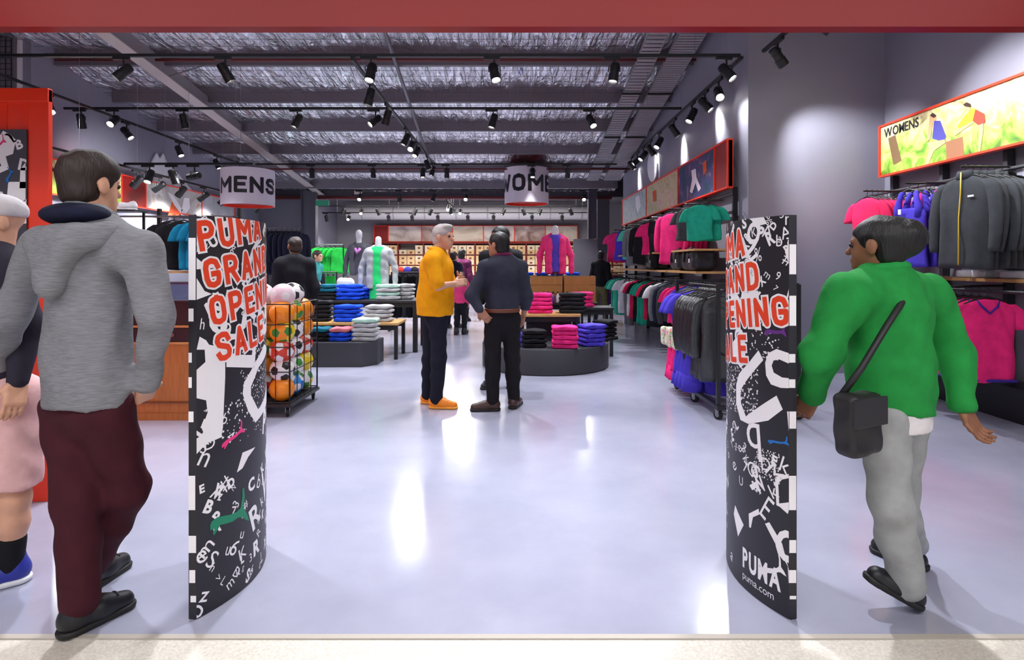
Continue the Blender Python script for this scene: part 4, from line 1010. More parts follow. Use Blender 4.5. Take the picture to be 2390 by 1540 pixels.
def garment(kind, col, pos, yaw, label, group, L=0.68, s=1.0, var=None, rough=0.85, trim=None, zipc=None, tagw=False, print_c=None):
    var = random.randint(0, 2) if var is None else var
    o = bpy.data.objects.new(NAMES[kind], garment_data(kind, col, var, L, rough)); COL.objects.link(o)
    o.location = pos; o.rotation_euler = (random.uniform(-0.02, 0.02), random.uniform(-0.02, 0.02), yaw + random.uniform(-0.06, 0.06)); o.scale = (s, s * 0.68, s)
    tag(o, label, CATS[kind], group)
    sub('hanger', HANGER if kind in ('tee', 'long', 'jacket', 'hoodie', 'tank') else CLIPH, o)
    if trim:
        m = cloth(trim)
        def nk(): return MB().tube([(-0.085, -0.015, -0.09), (-0.06, -0.05, -0.135), (0, -0.058, -0.19), (0.06, -0.05, -0.135), (0.085, -0.015, -0.09)], 0.009, 6).obj('x', m, None, True)
        sub('collar', det(('neck', trim), nk), o)
        def hm(): return MB().box((-0.215, -0.07, -L - 0.005), (0.215, 0.07, -L + 0.018), 0.03).obj('x', m, None, True)
        sub('hem_band', det(('hem', trim, L), hm), o)
    if zipc:
        m = mat('zip_%d_%d_%d' % zipc, zipc, 0.4)
        def zp(): return MB().tube([(0.0, -0.05, -0.05), (0.004, -0.06, -0.2), (-0.006, -0.068, -0.4), (0.0, -0.078, -L + 0.02)], 0.006, 6).obj('x', m, None, True)
        sub('zip', det(('zip', zipc, L), zp), o)
        def lg(): return MB().cbox((0.09, -0.062, -0.24), (0.05, 0.004, 0.014)).obj('x', PRINT_W, None)
        sub('chest_logo', det('chestlogo', lg), o)
    if tagw:
        def tg(): return MB().cbox((-0.06, -0.075, -0.27), (0.035, 0.002, 0.05)).obj('x', PRINT_W, None)
        sub('price_tag', det('ptag', tg), o)
    if print_c:
        m = mat('shirtprint_%d_%d_%d' % print_c, print_c, 0.6)
        def pr(): return MB().cbox((0, -0.072, -0.34), (0.16, 0.006, 0.24), 0.002).obj('x', m, None)
        sub('chest_print', det(('print', print_c), pr), o)
    return o
PINK, HOT, PURP, TEAL, BLK, GREY, MINT, BLUE, WHT, NAVY = (236, 40, 120), (214, 30, 84), (74, 60, 190), (30, 160, 130), (26, 26, 30), (120, 122, 126), (90, 200, 170), (30, 70, 200), (225, 225, 230), (34, 36, 56)
CN = {PINK: 'bright pink', HOT: 'crimson pink', PURP: 'blue-violet', TEAL: 'teal green', BLK: 'black', GREY: 'mid grey', MINT: 'mint green', BLUE: 'royal blue', WHT: 'white', NAVY: 'dark navy', (110, 50, 140): 'striped purple', (60, 62, 66): 'charcoal'}
CHAR = (60, 62, 66)
# ------------------------------------------------------------------ right-hand back wall rack
rk = thing('wall_rack', 'black wall rack under the sports billboard on the right-hand wall', 'clothes rack', (2.8, 11, 0))
for y in (7.5, 8.7, 9.9, 11.1, 12.3, 13.5, 14.6): MB().box((2.86, y - 0.02, 0), (2.92, y + 0.02, 2.36)).obj('upright', BLACK, rk)
MB().box((2.36, 7.42, 1.235), (2.88, 14.7, 1.265), 0.004).obj('shelf_board', WOOD, rk)
MB().tube([(2.42, 7.42, 1.13), (2.42, 14.6, 1.13)], 0.013, 8).obj('hang_rail', BLACK, rk)
for y in (7.5, 9.9, 12.3, 14.6): MB().tube([(2.88, y, 1.16), (2.42, y, 1.145)], 0.012, 6).obj('rail_arm', BLACK, rk)
MB().box((2.84, 7.45, 2.26), (2.88, 14.6, 2.3)).obj('top_bar', BLACK, rk)
MB().box((2.84, 7.45, 2.02), (2.88, 14.6, 2.05)).obj('top_bar', BLACK, rk)
for y0, y1 in ((7.3, 8.35), (9.4, 10.2), (12.0, 12.9)): MB().box((2.3, y0, 1.53), (2.86, y1, 1.555), 0.003).obj('shelf_board', WOOD, rk)
def arm_group(x0, x1, y, z, kind, col, n, yaw, lbl, L, s, **k):
    for i in range(n):
        x = x0 + (x1 - x0) * (i / max(1, n - 1))
        cn = CN[col]
        garment(kind, col, (x, y + 0.015 * i, z), yaw, lbl % (cn, ordn(i)), lbl.split(',')[0].replace('%s ', ''), L, s, **k)
    MB().tube([(x1 + 0.2, y + 0.02, z - 0.004), (x0 - 0.04, y, z - 0.004)], 0.009, 6).obj('face_out_arm', BLACK, rk if y > YP else rkf)
UG = [(7.55, TEAL, 'tee', 0.62, 2, -0.75), (8.05, CHAR, 'tee', 0.6, 2, -0.9), (8.7, PINK, 'long', 0.84, 5, -0.85), (9.45, BLK, 'trousers', 0.86, 3, -0.7), (9.8, PINK, 'tee', 0.64, 3, -0.7), (10.5, BLK, 'long', 0.8, 4, -0.7), (11.1, GREY, 'long', 0.82, 3, -0.7), (11.6, MINT, 'tee', 0.7, 3, -0.7), (12.5, PURP, 'tank', 0.72, 3, -0.7), (13.4, PINK, 'tee', 0.75, 3, -0.7)]
WHERE = ['arm above the black bag', 'arm behind the teal shirts', 'arm in the long bunch', 'arm between two pink groups', 'arm in the short bunch', 'arm near its middle', 'arm left of black tops', 'arm below the pale picture', 'arm near the far end', 'arm at the far end']
for (y, c, kd, L, n, yw), wh in zip(UG, WHERE):
    arm_group(2.4 if n > 2 else 2.44, 2.68 if n > 2 else 2.56, y, 2.2 if y < 9 else 2.16, kd, c, n, yw, '%s ' + CATS[kd] + ' on the right wall ' + wh + ', %s out', L, 1.0 if n > 2 else 0.86)
LG = [(7.55, PURP, 'tee', 0.62), (7.75, PURP, 'tee', 0.62), (7.95, PINK, 'tee', 0.62), (8.2, PINK, 'tee', 0.62), (8.45, CHAR, 'hoodie', 0.62), (8.7, NAVY, 'hoodie', 0.66), (8.95, GREY, 'hoodie', 0.66), (9.2, WHT, 'tee', 0.66), (9.45, BLK, 'tee', 0.8), (9.7, HOT, 'tee', 0.72), (9.95, TEAL, 'tee', 0.84), (10.2, TEAL, 'tee', 0.84), (10.5, BLK, 'tee', 0.84), (10.8, HOT, 'tee', 0.8), (11.05, WHT, 'tee', 0.78), (11.3, GREY, 'trousers', 0.98), (11.6, GREY, 'trousers', 0.98), (12.0, WHT, 'tee', 0.8), (12.3, TEAL, 'tee', 0.86), (12.6, MINT, 'tee', 0.86), (12.9, TEAL, 'tee', 0.86), (13.5, (110, 50, 140), 'tee', 0.72), (13.9, (110, 50, 140), 'tee', 0.72)]
for i, (y, c, kd, L) in enumerate(LG):
    garment(kd, c, (2.42, y, 1.145), -0.15, '%s %s on the right wall lower rail, %s from the near end' % (CN[c], CATS[kd], ordn(i)), 'garments on the right wall lower rail', L, 1.0)
# ------------------------------------------------------------------ mobile rail in front of the pier
mr_ = thing('mobile_rail', 'black wheeled clothes rail packed with black jackets behind the right gate', 'clothes rail', (1.95, 5.6, 0))
for x in (1.8, 2.5):
    for y in (5.05, 6.3): MB().box((x - 0.016, y - 0.016, 0.1), (x + 0.016, y + 0.016, 1.18)).obj('post', BLACK, mr_)
for y in (5.05, 6.3): MB().box((1.8, y - 0.014, 1.16), (2.5, y + 0.014, 1.19)).obj('top_bar', BLACK, mr_)
MB().tube([(1.92, 5.05, 1.15), (1.92, 6.3, 1.15)], 0.013, 8).obj('hang_rail', BLACK, mr_)
MB().tube([(1.86, 5.05, 0.56), (1.86, 6.3, 0.56)], 0.011, 8).obj('hang_rail', BLACK, mr_)
for x in (1.8, 2.5): MB().box((x - 0.025, 5.0, 0.09), (x + 0.025, 6.35, 0.125)).obj('base_bar', BLACK, mr_)
for y in (5.05, 5.7, 6.3): MB().box((1.8, y - 0.02, 0.09), (2.5, y + 0.02, 0.12)).obj('base_bar', BLACK, mr_)
MB().box((1.8, 5.75, 0.585), (2.5, 6.4, 0.6)).obj('wire_shelf', DKGREY, mr_)
def caster(parent, x, y, r=0.045, face=0.0):
    M = Matrix.Translation((x, y, r)) @ Matrix.Rotation(face, 4, 'Z') @ Matrix.Rotation(PI / 2, 4, 'Y')
    c = MB().lathe([(r * 0.75, -0.014), (r, -0.01), (r, 0.01), (r * 0.75, 0.014)], n=18, M=M).obj('caster_wheel', RUBBER, parent)
    MB().lathe([(r * 0.5, -0.016), (r * 0.5, 0.016)], n=14, M=M).obj('hub', STEEL, c)
    MB().box((-0.02, -0.022, 0), (0.02, 0.022, 0.004), M=Matrix.Translation((x, y, r * 2 + 0.002))).box((-0.02, -0.02, -r), (-0.016, 0.02, 0.003), M=Matrix.Translation((x, y, r * 2)) @ Matrix.Rotation(face, 4, 'Z')).box((0.016, -0.02, -r), (0.02, 0.02, 0.003), M=Matrix.Translation((x, y, r * 2)) @ Matrix.Rotation(face, 4, 'Z')).obj('fork', STEEL, c)
for x in (1.8, 2.5):
    for y in (5.05, 5.7, 6.3): caster(mr_, x, y, 0.045, 0.5)
for i in range(8): garment('jacket', BLK, (1.92, 5.22 + i * 0.075, 1.165), -0.25 + 0.05 * (i % 3), 'shiny black jacket on the wheeled rail, %s from the gate' % ordn(i), 'shiny black jackets on the wheeled rail', 0.86, 1.0, rough=0.3)
for i in range(4): garment('tee', PURP, (1.92, 5.9 + i * 0.09, 1.165), -0.35, 'blue-violet t-shirt on the wheeled rail, %s behind the black jackets' % ordn(i), 'violet shirts on the wheeled rail', 0.6, 1.0)
for i in range(4): garment('shorts', PURP, (1.84, 5.55 + i * 0.12, 0.575), -0.6, 'blue-violet shorts on the low bar of the wheeled rail, %s from the gate' % ordn(i), 'violet shorts on the low bar', 0.46, 1.0)
for i in range(3): garment('shorts', PINK, (1.84, 6.02 + i * 0.1, 0.575), -0.6, 'bright pink shorts on the low bar of the wheeled rail, %s behind the violet ones' % ordn(i), 'pink shorts on the low bar', 0.44, 1.0)
# patterned tops folded over the wire shelf
FLORAL = ramp_mat('floral_print', [(40, 40, 40), (120, 190, 60), (235, 230, 225), (230, 60, 120), (240, 200, 90)], 28.0)
for i in range(5):
    mb = SDF(0.012, 0.03); x, y = 1.72 + 0.02 * (i % 2), 5.95 + i * 0.12
    mb.box((x + 0.12, y, 0.63), (0.16, 0.055, 0.03), None, 0.025); mb.box((x - 0.03, y, 0.57), (0.03, 0.055, 0.1), None, 0.025); mb.post = folds(0.006, 1.5, i)
    o = mb.obj('patterned_top', FLORAL); tag(o, 'flower-patterned white top draped over the wire shelf, %s from the gate' % ordn(i), 'top', 'patterned tops on the wire shelf')
# ------------------------------------------------------------------ womens wall rack on the right front wall
rkf = thing('wall_rack', 'black wall rack below the womens billboard at the far right', 'clothes rack', (4.5, 5, 0))
for y in (3.4, 4.5, 5.35, 6.15, 6.95): MB().box((4.56, y - 0.025, 0), (4.63, y + 0.025, 2.42)).obj('upright', DKGREY, rkf)
MB().box((4.2, 3.2, 1.2), (4.62, 6.6, 1.23), 0.004).obj('shelf_board', WOOD, rkf)
MB().tube([(4.3, 3.2, 2.18), (4.3, 7.0, 2.18)], 0.016, 8).obj('hang_rail', DKGREY, rkf)
MB().tube([(3.98, 3.2, 1.13), (3.98, 6.6, 1.13)], 0.014, 8).obj('hang_rail', BLACK, rkf)
for y in (3.4, 4.5, 5.35, 6.15): MB().tube([(4.6, y, 1.16), (3.98, y, 1.145)], 0.012, 6).obj('rail_arm', BLACK, rkf); MB().tube([(4.6, y, 2.2), (4.3, y, 2.19)], 0.012, 6).obj('rail_arm', BLACK, rkf)
MB().box((4.3, 3.2, 0.0), (4.6, 6.2, 0.3), 0.005).obj('plinth', BLACK, rkf)
arm_group(3.93, 4.32, 6.4, 2.17, 'tee', HOT, 7, -1.45, '%s t-shirt at the left end of the womens rack, %s out', 0.72, 1.05)
arm_group(3.93, 4.3, 5.72, 2.16, 'tank', PURP, 5, -1.4, '%s tank top on the womens rack between pink shirts and black jackets, %s out', 0.78, 1.05, trim=None, tagw=True)
arm_group(4.05, 4.3, 5.6, 2.15, 'tank', PINK, 2, -1.4, '%s tank top tucked among the violet tank tops, %s out', 0.6, 1.0)
arm_group(3.9, 4.34, 4.98, 2.2, 'jacket', CHAR, 7, -1.42, '%s zip jacket hanging on the womens rack below the billboard, %s out', 0.78, 1.12, zipc=(226, 190, 60), rough=0.84)
for i in range(7): garment('tee', PINK, (3.96, 4.82 + i * 0.085, 1.145), -0.12, 'bright pink t-shirt with violet edging on the womens lower rail, %s from the front' % ordn(i), 'pink shirts on the womens lower rail', 0.74, 1.03, trim=(60, 40, 140))
for i in range(5): garment('long', BLK, (4.0, 5.6 + i * 0.12, 1.145), -0.15, 'black long-sleeved top on the womens lower rail, %s behind the pink shirts' % ordn(i), 'black tops on the womens lower rail', 0.7, 1.0)
for i in range(2):
    o = MB().box((4.25, 4.7 + i * 0.5, 1.232 + 0.0), (4.58, 5.05 + i * 0.5, 1.30), 0.02).obj('folded_towel', cloth(WHT), None, True); tag(o, ['folded white towel on the womens shelf, nearer the entrance', 'folded white towel on the womens shelf, nearer the corner'][i], 'towel')
# sports bags on the right wall shelf
def duffel(c, l, label, col=(30, 30, 34)):
    c = Vector(c); t = thing('sports_bag', label, 'bag', c)
    s = SDF(0.014, 0.04); s.box(c + Vector((0, 0, 0.15)), (0.16, l, 0.14), None, 0.08); s.post = folds(0.008, 1.2, c.y)
    s.cut(c + Vector((0, 0, 0.004)), (0, 0, -1)); s.obj('body', mat('bag_nylon', col, 0.45, bump=0.15, bscale=30), t)
    MB().tube([c + Vector((-0.17, -0.1, 0.12)), c + Vector((-0.16, -0.1, 0.27)), c + Vector((-0.06, 0, 0.33)), c + Vector((-0.16, 0.1, 0.27)), c + Vector((-0.17, 0.1, 0.12))], 0.012, 6).obj('handle', BLACK, t, True)
    MB().cbox(c + Vector((-0.168, -0.12, 0.14)), (0.006, 0.07, 0.05)).obj('logo_patch', PRINT_W, t)
duffel((2.5, 7.75, 1.265), 0.3, 'black sports bag with white logo on the shelf below the teal shirts')
duffel((2.52, 8.45, 1.265), 0.25, 'black sports bag on the shelf under the long pink tops')
duffel((2.52, 10.0, 1.265), 0.28, 'black sports bag on the shelf mid-way along the right wall')
# ------------------------------------------------------------------ left: wooden counter, rack with shirts, trainers
ct = thing('display_counter', 'oak counter with dark drawers behind the left gate', 'counter', (-3.4, 5.2, 0))
MB().box((-4.3, 5.03, 0.06), (-2.6, 5.6, 0.66), 0.004).obj('oak_front', WOODX, ct)
MB().box((-4.3, 5.02, 0.0), (-2.6, 5.6, 0.06)).obj('kick_board', WOODX, ct)
MB().box((-4.3, 5.018, 0.15), (-2.6, 5.03, 0.165)).obj('groove_strip', mat('oak_dark', (110, 72, 36), 0.5), ct)
for k, (z0, z1) in enumerate(((0.68, 0.80), (0.825, 1.02))):
    MB().box((-4.3, 5.01, z0 - 0.02), (-2.58, 5.6, z0), 0.003).obj('shelf_board', WOOD, ct)
    for x0 in (-4.28, -3.44):
        d = MB().box((x0, 5.02, z0 + 0.004), (x0 + 0.82, 5.58, z1), 0.003).obj('drawer', mat('drawer_dark', (38, 36, 40), 0.5), ct)
        MB().lathe([(0.012, 0), (0.016, 0.01), (0.012, 0.02)], n=12, M=Matrix.Translation((x0 + 0.5, 5.02, (z0 + z1) / 2)) @ Matrix.Rotation(PI / 2, 4, 'X')).obj('knob', STEEL, d)
MB().box((-4.3, 5.01, 1.02), (-2.58, 5.6, 1.04)).obj('counter_top', mat('drawer_dark', (38, 36, 40), 0.5), ct)
tr_ = thing('sloped_tray', 'dark blue sloping glass display tray on the oak counter', 'tray', (-3.0, 5.3, 1.04))
Mx = Matrix.Translation((-2.98, 5.28, 1.1)) @ Matrix.Rotation(0.35, 4, 'X')
MB().box((-0.36, -0.22, -0.02), (0.36, 0.22, 0.0), M=Mx).obj('glass', mat('tray_glass', (60, 64, 92), 0.15), tr_)
for (a, c) in (((-0.37, -0.23, -0.03), (0.37, -0.21, 0.015)), ((-0.37, 0.21, -0.03), (0.37, 0.23, 0.015)), ((-0.37, -0.21, -0.03), (-0.35, 0.21, 0.015)), ((0.35, -0.21, -0.03), (0.37, 0.21, 0.015))): MB().box(a, c, M=Mx).obj('rim', STEEL, tr_)
MB().box((-3.3, 5.35, 1.04), (-2.66, 5.5, 1.12)).obj('support', BLACK, tr_)
gr = thing('clothes_rack', 'black floor rack with oak shelf carrying dark t-shirts by the grey hoodie man', 'clothes rack', (-4.1, 7.2, 0))
for x in (-5.4, -4.4, -3.4):
    MB().box((x - 0.02, 7.2, 0), (x + 0.02, 7.24, 2.05)).obj('post', BLACK, gr); MB().box((x - 0.02, 6.9, 0), (x + 0.02, 7.5, 0.03)).obj('foot', BLACK, gr)
MB().tube([(-5.4, 7.05, 1.94), (-3.4, 7.05, 1.94)], 0.013, 8).obj('hang_rail', STEEL, gr)
for x in (-5.4, -4.4, -3.4): MB().tube([(x, 7.22, 1.94), (x, 7.05, 1.94)], 0.01, 6).obj('rail_arm', BLACK, gr)
MB().box((-5.4, 6.95, 1.25), (-3.4, 7.35, 1.275), 0.003).obj('shelf_board', WOOD, gr)
MB().box((-5.4, 6.95, 0.6), (-3.4, 7.35, 0.625), 0.003).obj('shelf_board', WOOD, gr)
for i, (x, c, yw) in enumerate(((-4.12, BLK, 0.4), (-4.0, BLK, 0.6), (-3.86, (20, 130, 170), 1.1), (-3.76, (20, 130, 170), 1.2), (-3.66, (20, 130, 170), 1.2))):
    garment('tee', c, (x, 7.05, 1.955), yw, ('black t-shirt with blue chest print on the left floor rack' if i == 0 else 'black t-shirt behind the blue-printed one on the left floor rack' if i == 1 else 'turquoise t-shirt on the left floor rack, %s from the black ones' % ordn(i - 2)), 'shirts on the left floor rack', 0.66, 1.0, print_c=(40, 140, 180) if i == 0 else None)
def shoe_trainer(pos, rz, label, c1, c2, group=None, s=1.0, rx=0.0):
    t = thing('trainer_shoe', label, 'shoe', pos, group); t.rotation_euler = (rx, 0, rz); t.scale = (s, s, s)
    a = SDF(0.007, 0.03); a.cone((0, -0.09, 0.05), (0, 0.02, 0.045), 0.042, 0.042, None); a.cone((0, 0.02, 0.045), (0, 0.125, 0.035), 0.042, 0.034); a.cone((0, -0.085, 0.07), (0, -0.08, 0.1), 0.036, 0.038)
    a.ell((0, -0.075, 0.115), (0.028, 0.04, 0.03), op='d', k=0.01); a.cut((0, 0, 0.02), (0, 0, -1)); a.obj('upper', c1, t, True)
    b_ = SDF(0.007, 0.02); b_.cone((0, -0.09, 0.02), (0, 0.12, 0.02), 0.045, 0.042); b_.cut((0, 0, 0.026), (0, 0, 1)); b_.cut((0, 0, 0.001), (0, 0, -1)); b_.obj('sole', c2, t, True)
    for k in range(4): MB().tube([(-0.022, 0.0 + k * 0.02, 0.084 - k * 0.004), (0, 0.0 + k * 0.02, 0.089 - k * 0.004), (0.022, 0.0 + k * 0.02, 0.084 - k * 0.004)], 0.003, 5).obj('lace', PRINT_W, t, True, True)
SOLE_W = mat('sole_white', (230, 230, 232), 0.5)
sh = thing('shoe_stand', 'slim black stand holding trainers above the left floor rack', 'shoe stand', (-4.8, 7.0, 0))
MB().box((-5.5, 6.75, 1.98), (-4.4, 7.0, 1.995)).obj('ledge', BLACK, sh)
for x in (-5.45, -4.45): MB().box((x - 0.012, 6.98, 0), (x + 0.012, 7.0, 1.99)).obj('post', BLACK, sh)
for i in range(3): shoe_trainer((-5.2 + i * 0.3, 6.87, 1.998), 2.4, 'white trainer with blue panels on the left shoe stand, %s from the left' % ordn(i), mat('shoe_white', (226, 230, 236), 0.5) if i != 1 else mat('shoe_bluew', (60, 120, 190), 0.5), SOLE_W, 'trainers on the left shoe stand')
# ================================================================== folded clothes
FM = {}
def folded_data(col, w, d, h, var):
    k = (col, w, d, h, var)
    if k in FM: return FM[k]
    r = random.Random(var * 17 + 3)
    nu, nv = 14, 16; V = []; F = []
    ph = [r.uniform(0, 6) for _ in range(4)]
    # closed profile in (y,z): rounded fold at the front with a crease, softer at the back; swept along x with rounded ends
    for i in range(nu + 1):
        u = -1 + 2 * i / nu
        end = (1 - abs(u) ** 6) ** 0.5 if abs(u) < 1 else 0.0
        end = 0.55 + 0.45 * end
        for j in range(nv):
            a = 2 * PI * j / nv; c, s = math.cos(a), math.sin(a)
            y = d / 2 * math.copysign(abs(c) ** 0.35, c); z = h / 2 * math.copysign(abs(s) ** 0.6, s)
            if c < 0: y += 0.016 * math.exp(-(z / (h * 0.12)) ** 2)
            x = u * w / 2 * (1 - 0.03 * abs(s)); z = z * end + 0.004 * math.sin(9 * x / w + ph[0] + 5 * y / d) * (1 if s > 0 else 0.3)
            y += 0.006 * math.sin(11 * x / w + ph[1])
            V.append((x, y, z + h / 2))
    for i in range(nu):
        for j in range(nv): F.append((i * nv + j, i * nv + (j + 1) % nv, (i + 1) * nv + (j + 1) % nv, (i + 1) * nv + j))
    F.append(tuple(range(nv - 1, -1, -1))); F.append(tuple(nu * nv + j for j in range(nv)))
    o = MB().add(V, F).obj('f', cloth(col), None, True); me = o.data; bpy.data.objects.remove(o); FM[k] = me
    return me
def stack(pos, rz, cols, what, where, w=0.3, d=0.26, h=0.055):
    z = pos[2]; n = len(cols)
    for i, c in enumerate(cols):
        o = bpy.data.objects.new('folded_' + what.replace('-', '_'), folded_data(c, w, d, h, random.randint(0, 3))); COL.objects.link(o)
        o.location = (pos[0] + random.uniform(-0.01, 0.01), pos[1] + random.uniform(-0.01, 0.01), z); o.rotation_euler = (0, 0, rz + random.uniform(-0.05, 0.05))
        place = 'bottom one' if i == 0 else 'top one' if i == n - 1 else ordn(i) + ' up'
        tag(o, 'folded %s %s %s, %s' % (FCN[c], what, where, place), what, 'folded clothes ' + where)
        z += h * 0.99
FBLK, FBLU, FGRY, FMNT, FPNK, FPUR, FTEA = (28, 28, 32), (24, 74, 214), (176, 176, 178), (178, 216, 200), (240, 46, 132), (78, 66, 196), (18, 96, 118)
FCN = {FBLK: 'black', FBLU: 'royal blue', FGRY: 'light grey', FMNT: 'pale mint', FPNK: 'bright pink', FPUR: 'violet blue', FTEA: 'dark teal', (200, 110, 120): 'coral'}
def table(name, label, x0, x1, y0, y1, zt, top_m, leg=0.05, th=0.035):
    t = thing(name, label, 'table', ((x0 + x1) / 2, (y0 + y1) / 2, 0))
    MB().box((x0, y0, zt - th), (x1, y1, zt), 0.004).obj('table_top', top_m, t)
    for x in (x0 + leg / 2 + 0.01, x1 - leg / 2 - 0.01):
        for y in (y0 + leg / 2 + 0.01, y1 - leg / 2 - 0.01): MB().box((x - leg / 2, y - leg / 2, 0), (x + leg / 2, y + leg / 2, zt - th), 0.003).obj('leg', BLACK, t)
    for y in (y0 + 0.03, y1 - 0.05): MB().box((x0 + leg, y, zt - th - 0.07), (x1 - leg, y + 0.02, zt - th)).obj('apron', BLACK, t)
    return t
# left nest of tables
pl = thing('display_plinth', 'low charcoal plinth with chamfered end in front of the left tables', 'plinth', (-2.5, 7.9, 0))
poly = [(-3.3, 7.63), (-1.98, 7.63), (-1.82, 7.82), (-1.82, 8.2), (-3.3, 8.2)]
MB().prism(poly, 0.0, 0.31).obj('body', mat('plinth_grey', (52, 52, 58), 0.55), pl)
MB().prism([(p[0] * 1.0, p[1]) for p in poly], 0.31, 0.322).obj('lid', mat('plinth_lid', (60, 60, 66), 0.5), pl)
table('display_table', 'lower oak-topped table of the left nest carrying blue and black stacks', -2.95, -1.62, 8.22, 8.85, 0.525, WOOD)
table('display_table', 'taller black table at the back of the left nest', -3.0, -1.45, 8.9, 9.75, 0.8, mat('table_black', (34, 34, 38), 0.5), 0.07)
def sx(px, d): return (px - CX) * d / FPX
for (px, d, z, cols, wh, w) in [
    (752, 7.86, 0.322, [FBLK, FBLK, FTEA], 'on the left plinth', 0.25), (799, 7.86, 0.322, [FBLU, FBLU, (200, 110, 120)], 'on the left plinth', 0.27), (853, 7.88, 0.322, [FGRY] * 4 + [FMNT], 'on the left plinth', 0.33),
    (745, 8.5, 0.525, [FBLK] * 5, 'on the lower left table', 0.36), (813, 8.45, 0.525, [FBLU] * 4, 'on the lower left table', 0.36), (886, 8.45, 0.525, [FGRY] * 4, 'on the lower left table', 0.36),
    (762, 9.2, 0.8, [FBLK, FBLK, FTEA, FTEA], 'on the taller left table', 0.36), (818, 9.15, 0.8, [FBLU] * 4, 'on the taller left table', 0.4), (908, 9.2, 0.8, [FGRY, FMNT, FGRY, FMNT], 'on the taller left table', 0.36), (946, 9.35, 0.8, [FGRY] * 4, 'at the right end of the taller left table', 0.26), (852, 9.45, 0.8, [FBLU] * 3, 'behind the blue pile of the taller left table', 0.3)]:
    stack((sx(px, d), d, z), random.uniform(-0.1, 0.1), cols, 'sweatshirt', wh, w, 0.27, 0.062)
# round plinth and table on the right
rp = thing('round_plinth', 'low round charcoal plinth right of the two talking men', 'plinth', (0.45, 7.85, 0))
o = MB().lathe([(0.83, 0.0), (0.85, 0.01), (0.85, 0.31), (0.845, 0.318), (0.80, 0.32), (0.1, 0.32)], (0.45, 7.85, 0), 72).obj('drum', mat('plinth_grey', (52, 52, 58), 0.55), rp, 'auto')
rt = table('display_table', 'oak-topped table standing on the round plinth', 0.1, 0.92, 7.72, 8.3, 0.69, WOOD)
for c in rt.children:
    if c.name.startswith('leg'):
        for v in c.data.vertices: v.co.z = max(v.co.z, 0.32)
MB().box((0.2, 7.95, 0.32), (0.82, 8.2, 0.655)).obj('core_box', DKGREY, rt)
for (px, d, z, cols, wh, w, rz) in [
    (1246, 7.28, 0.32, [FBLK] * 4, 'on the round plinth left of the pink pile', 0.3, 0.1), (1318, 7.2, 0.32, [FPNK] * 5, 'on the front of the round plinth', 0.32, 0.0), (1380, 7.4, 0.32, [FPUR] * 5, 'on the round plinth right of the pink pile', 0.3, 0.4), (1412, 7.95, 0.32, [FBLK] * 5, 'at the right edge of the round plinth', 0.26, 0.9), (1222, 7.4, 0.32, [FPUR] * 3, 'at the left edge of the round plinth', 0.2, -0.4),
    (1260, 7.95, 0.69, [FPNK] * 5, 'on the oak table left of the black pile', 0.34, 0.0), (1336, 7.95, 0.69, [FBLK] * 5, 'on the oak table beside the pink pile', 0.36, 0.0), (1358, 8.7, 0.72, [FPNK] * 4, 'on the black bench behind the oak table', 0.3, 0.2)]:
    stack((sx(px, d), d, z), rz, cols, 'sweatshirt', wh, w, 0.26, 0.056)
table('display_bench', 'black bench behind the round plinth carrying a pink pile', 0.75, 1.5, 8.5, 9.0, 0.72, mat('table_black', (34, 34, 38), 0.5))
# crates behind the round table
def crate(c, dim, label):
    t = thing('wood_crate', label, 'crate', c); x, y, z = c; w, d, h = dim
    for k in range(3):
        z0 = z + k * h / 3 + 0.004; MB().box((x - w / 2, y - d / 2, z0), (x + w / 2, y - d / 2 + 0.015, z0 + h / 3 - 0.008)).obj('slat', WOODX, t); MB().box((x - w / 2, y + d / 2 - 0.015, z0), (x + w / 2, y + d / 2, z0 + h / 3 - 0.008)).obj('slat', WOODX, t)
    for s in (-1, 1): MB().box((x + s * (w / 2 - 0.01) - 0.01, y - d / 2 + 0.015, z), (x + s * (w / 2 - 0.01) + 0.01, y + d / 2 - 0.015, z + h)).obj('end_board', WOODX, t)
    MB().box((x - w / 2, y - d / 2, z), (x + w / 2, y + d / 2, z + 0.004)).obj('base', WOODX, t)
table('display_table', 'black table carrying oak crates and the pink mannequin', 0.25, 1.35, 9.1, 9.9, 0.75, mat('table_black', (34, 34, 38), 0.5))
crate((0.55, 9.4, 0.75), (0.5, 0.4, 0.42), 'oak crate left of the pink mannequin stand')
crate((1.08, 9.4, 0.75), (0.5, 0.4, 0.42), 'oak crate right of the pink mannequin stand')
for i in range(8):
    a = thing('perfume_bottle', 'small purple bottle in the row before the crates, %s from the left' % ordn(i), 'bottle', (0.5 + i * 0.075, 9.16, 0.75), 'purple bottles before the crates'); p = a.location
    MB().lathe([(0.022, 0), (0.026, 0.01), (0.026, 0.11), (0.012, 0.13), (0.012, 0.15)], p, 12).obj('flask', mat('flask_purple', (120, 60, 150), 0.2) if i % 3 else mat('flask_white', (220, 216, 224), 0.3), a, True)
    MB().lathe([(0.014, 0.15), (0.014, 0.175)], p, 10).obj('cap', BLACK, a)
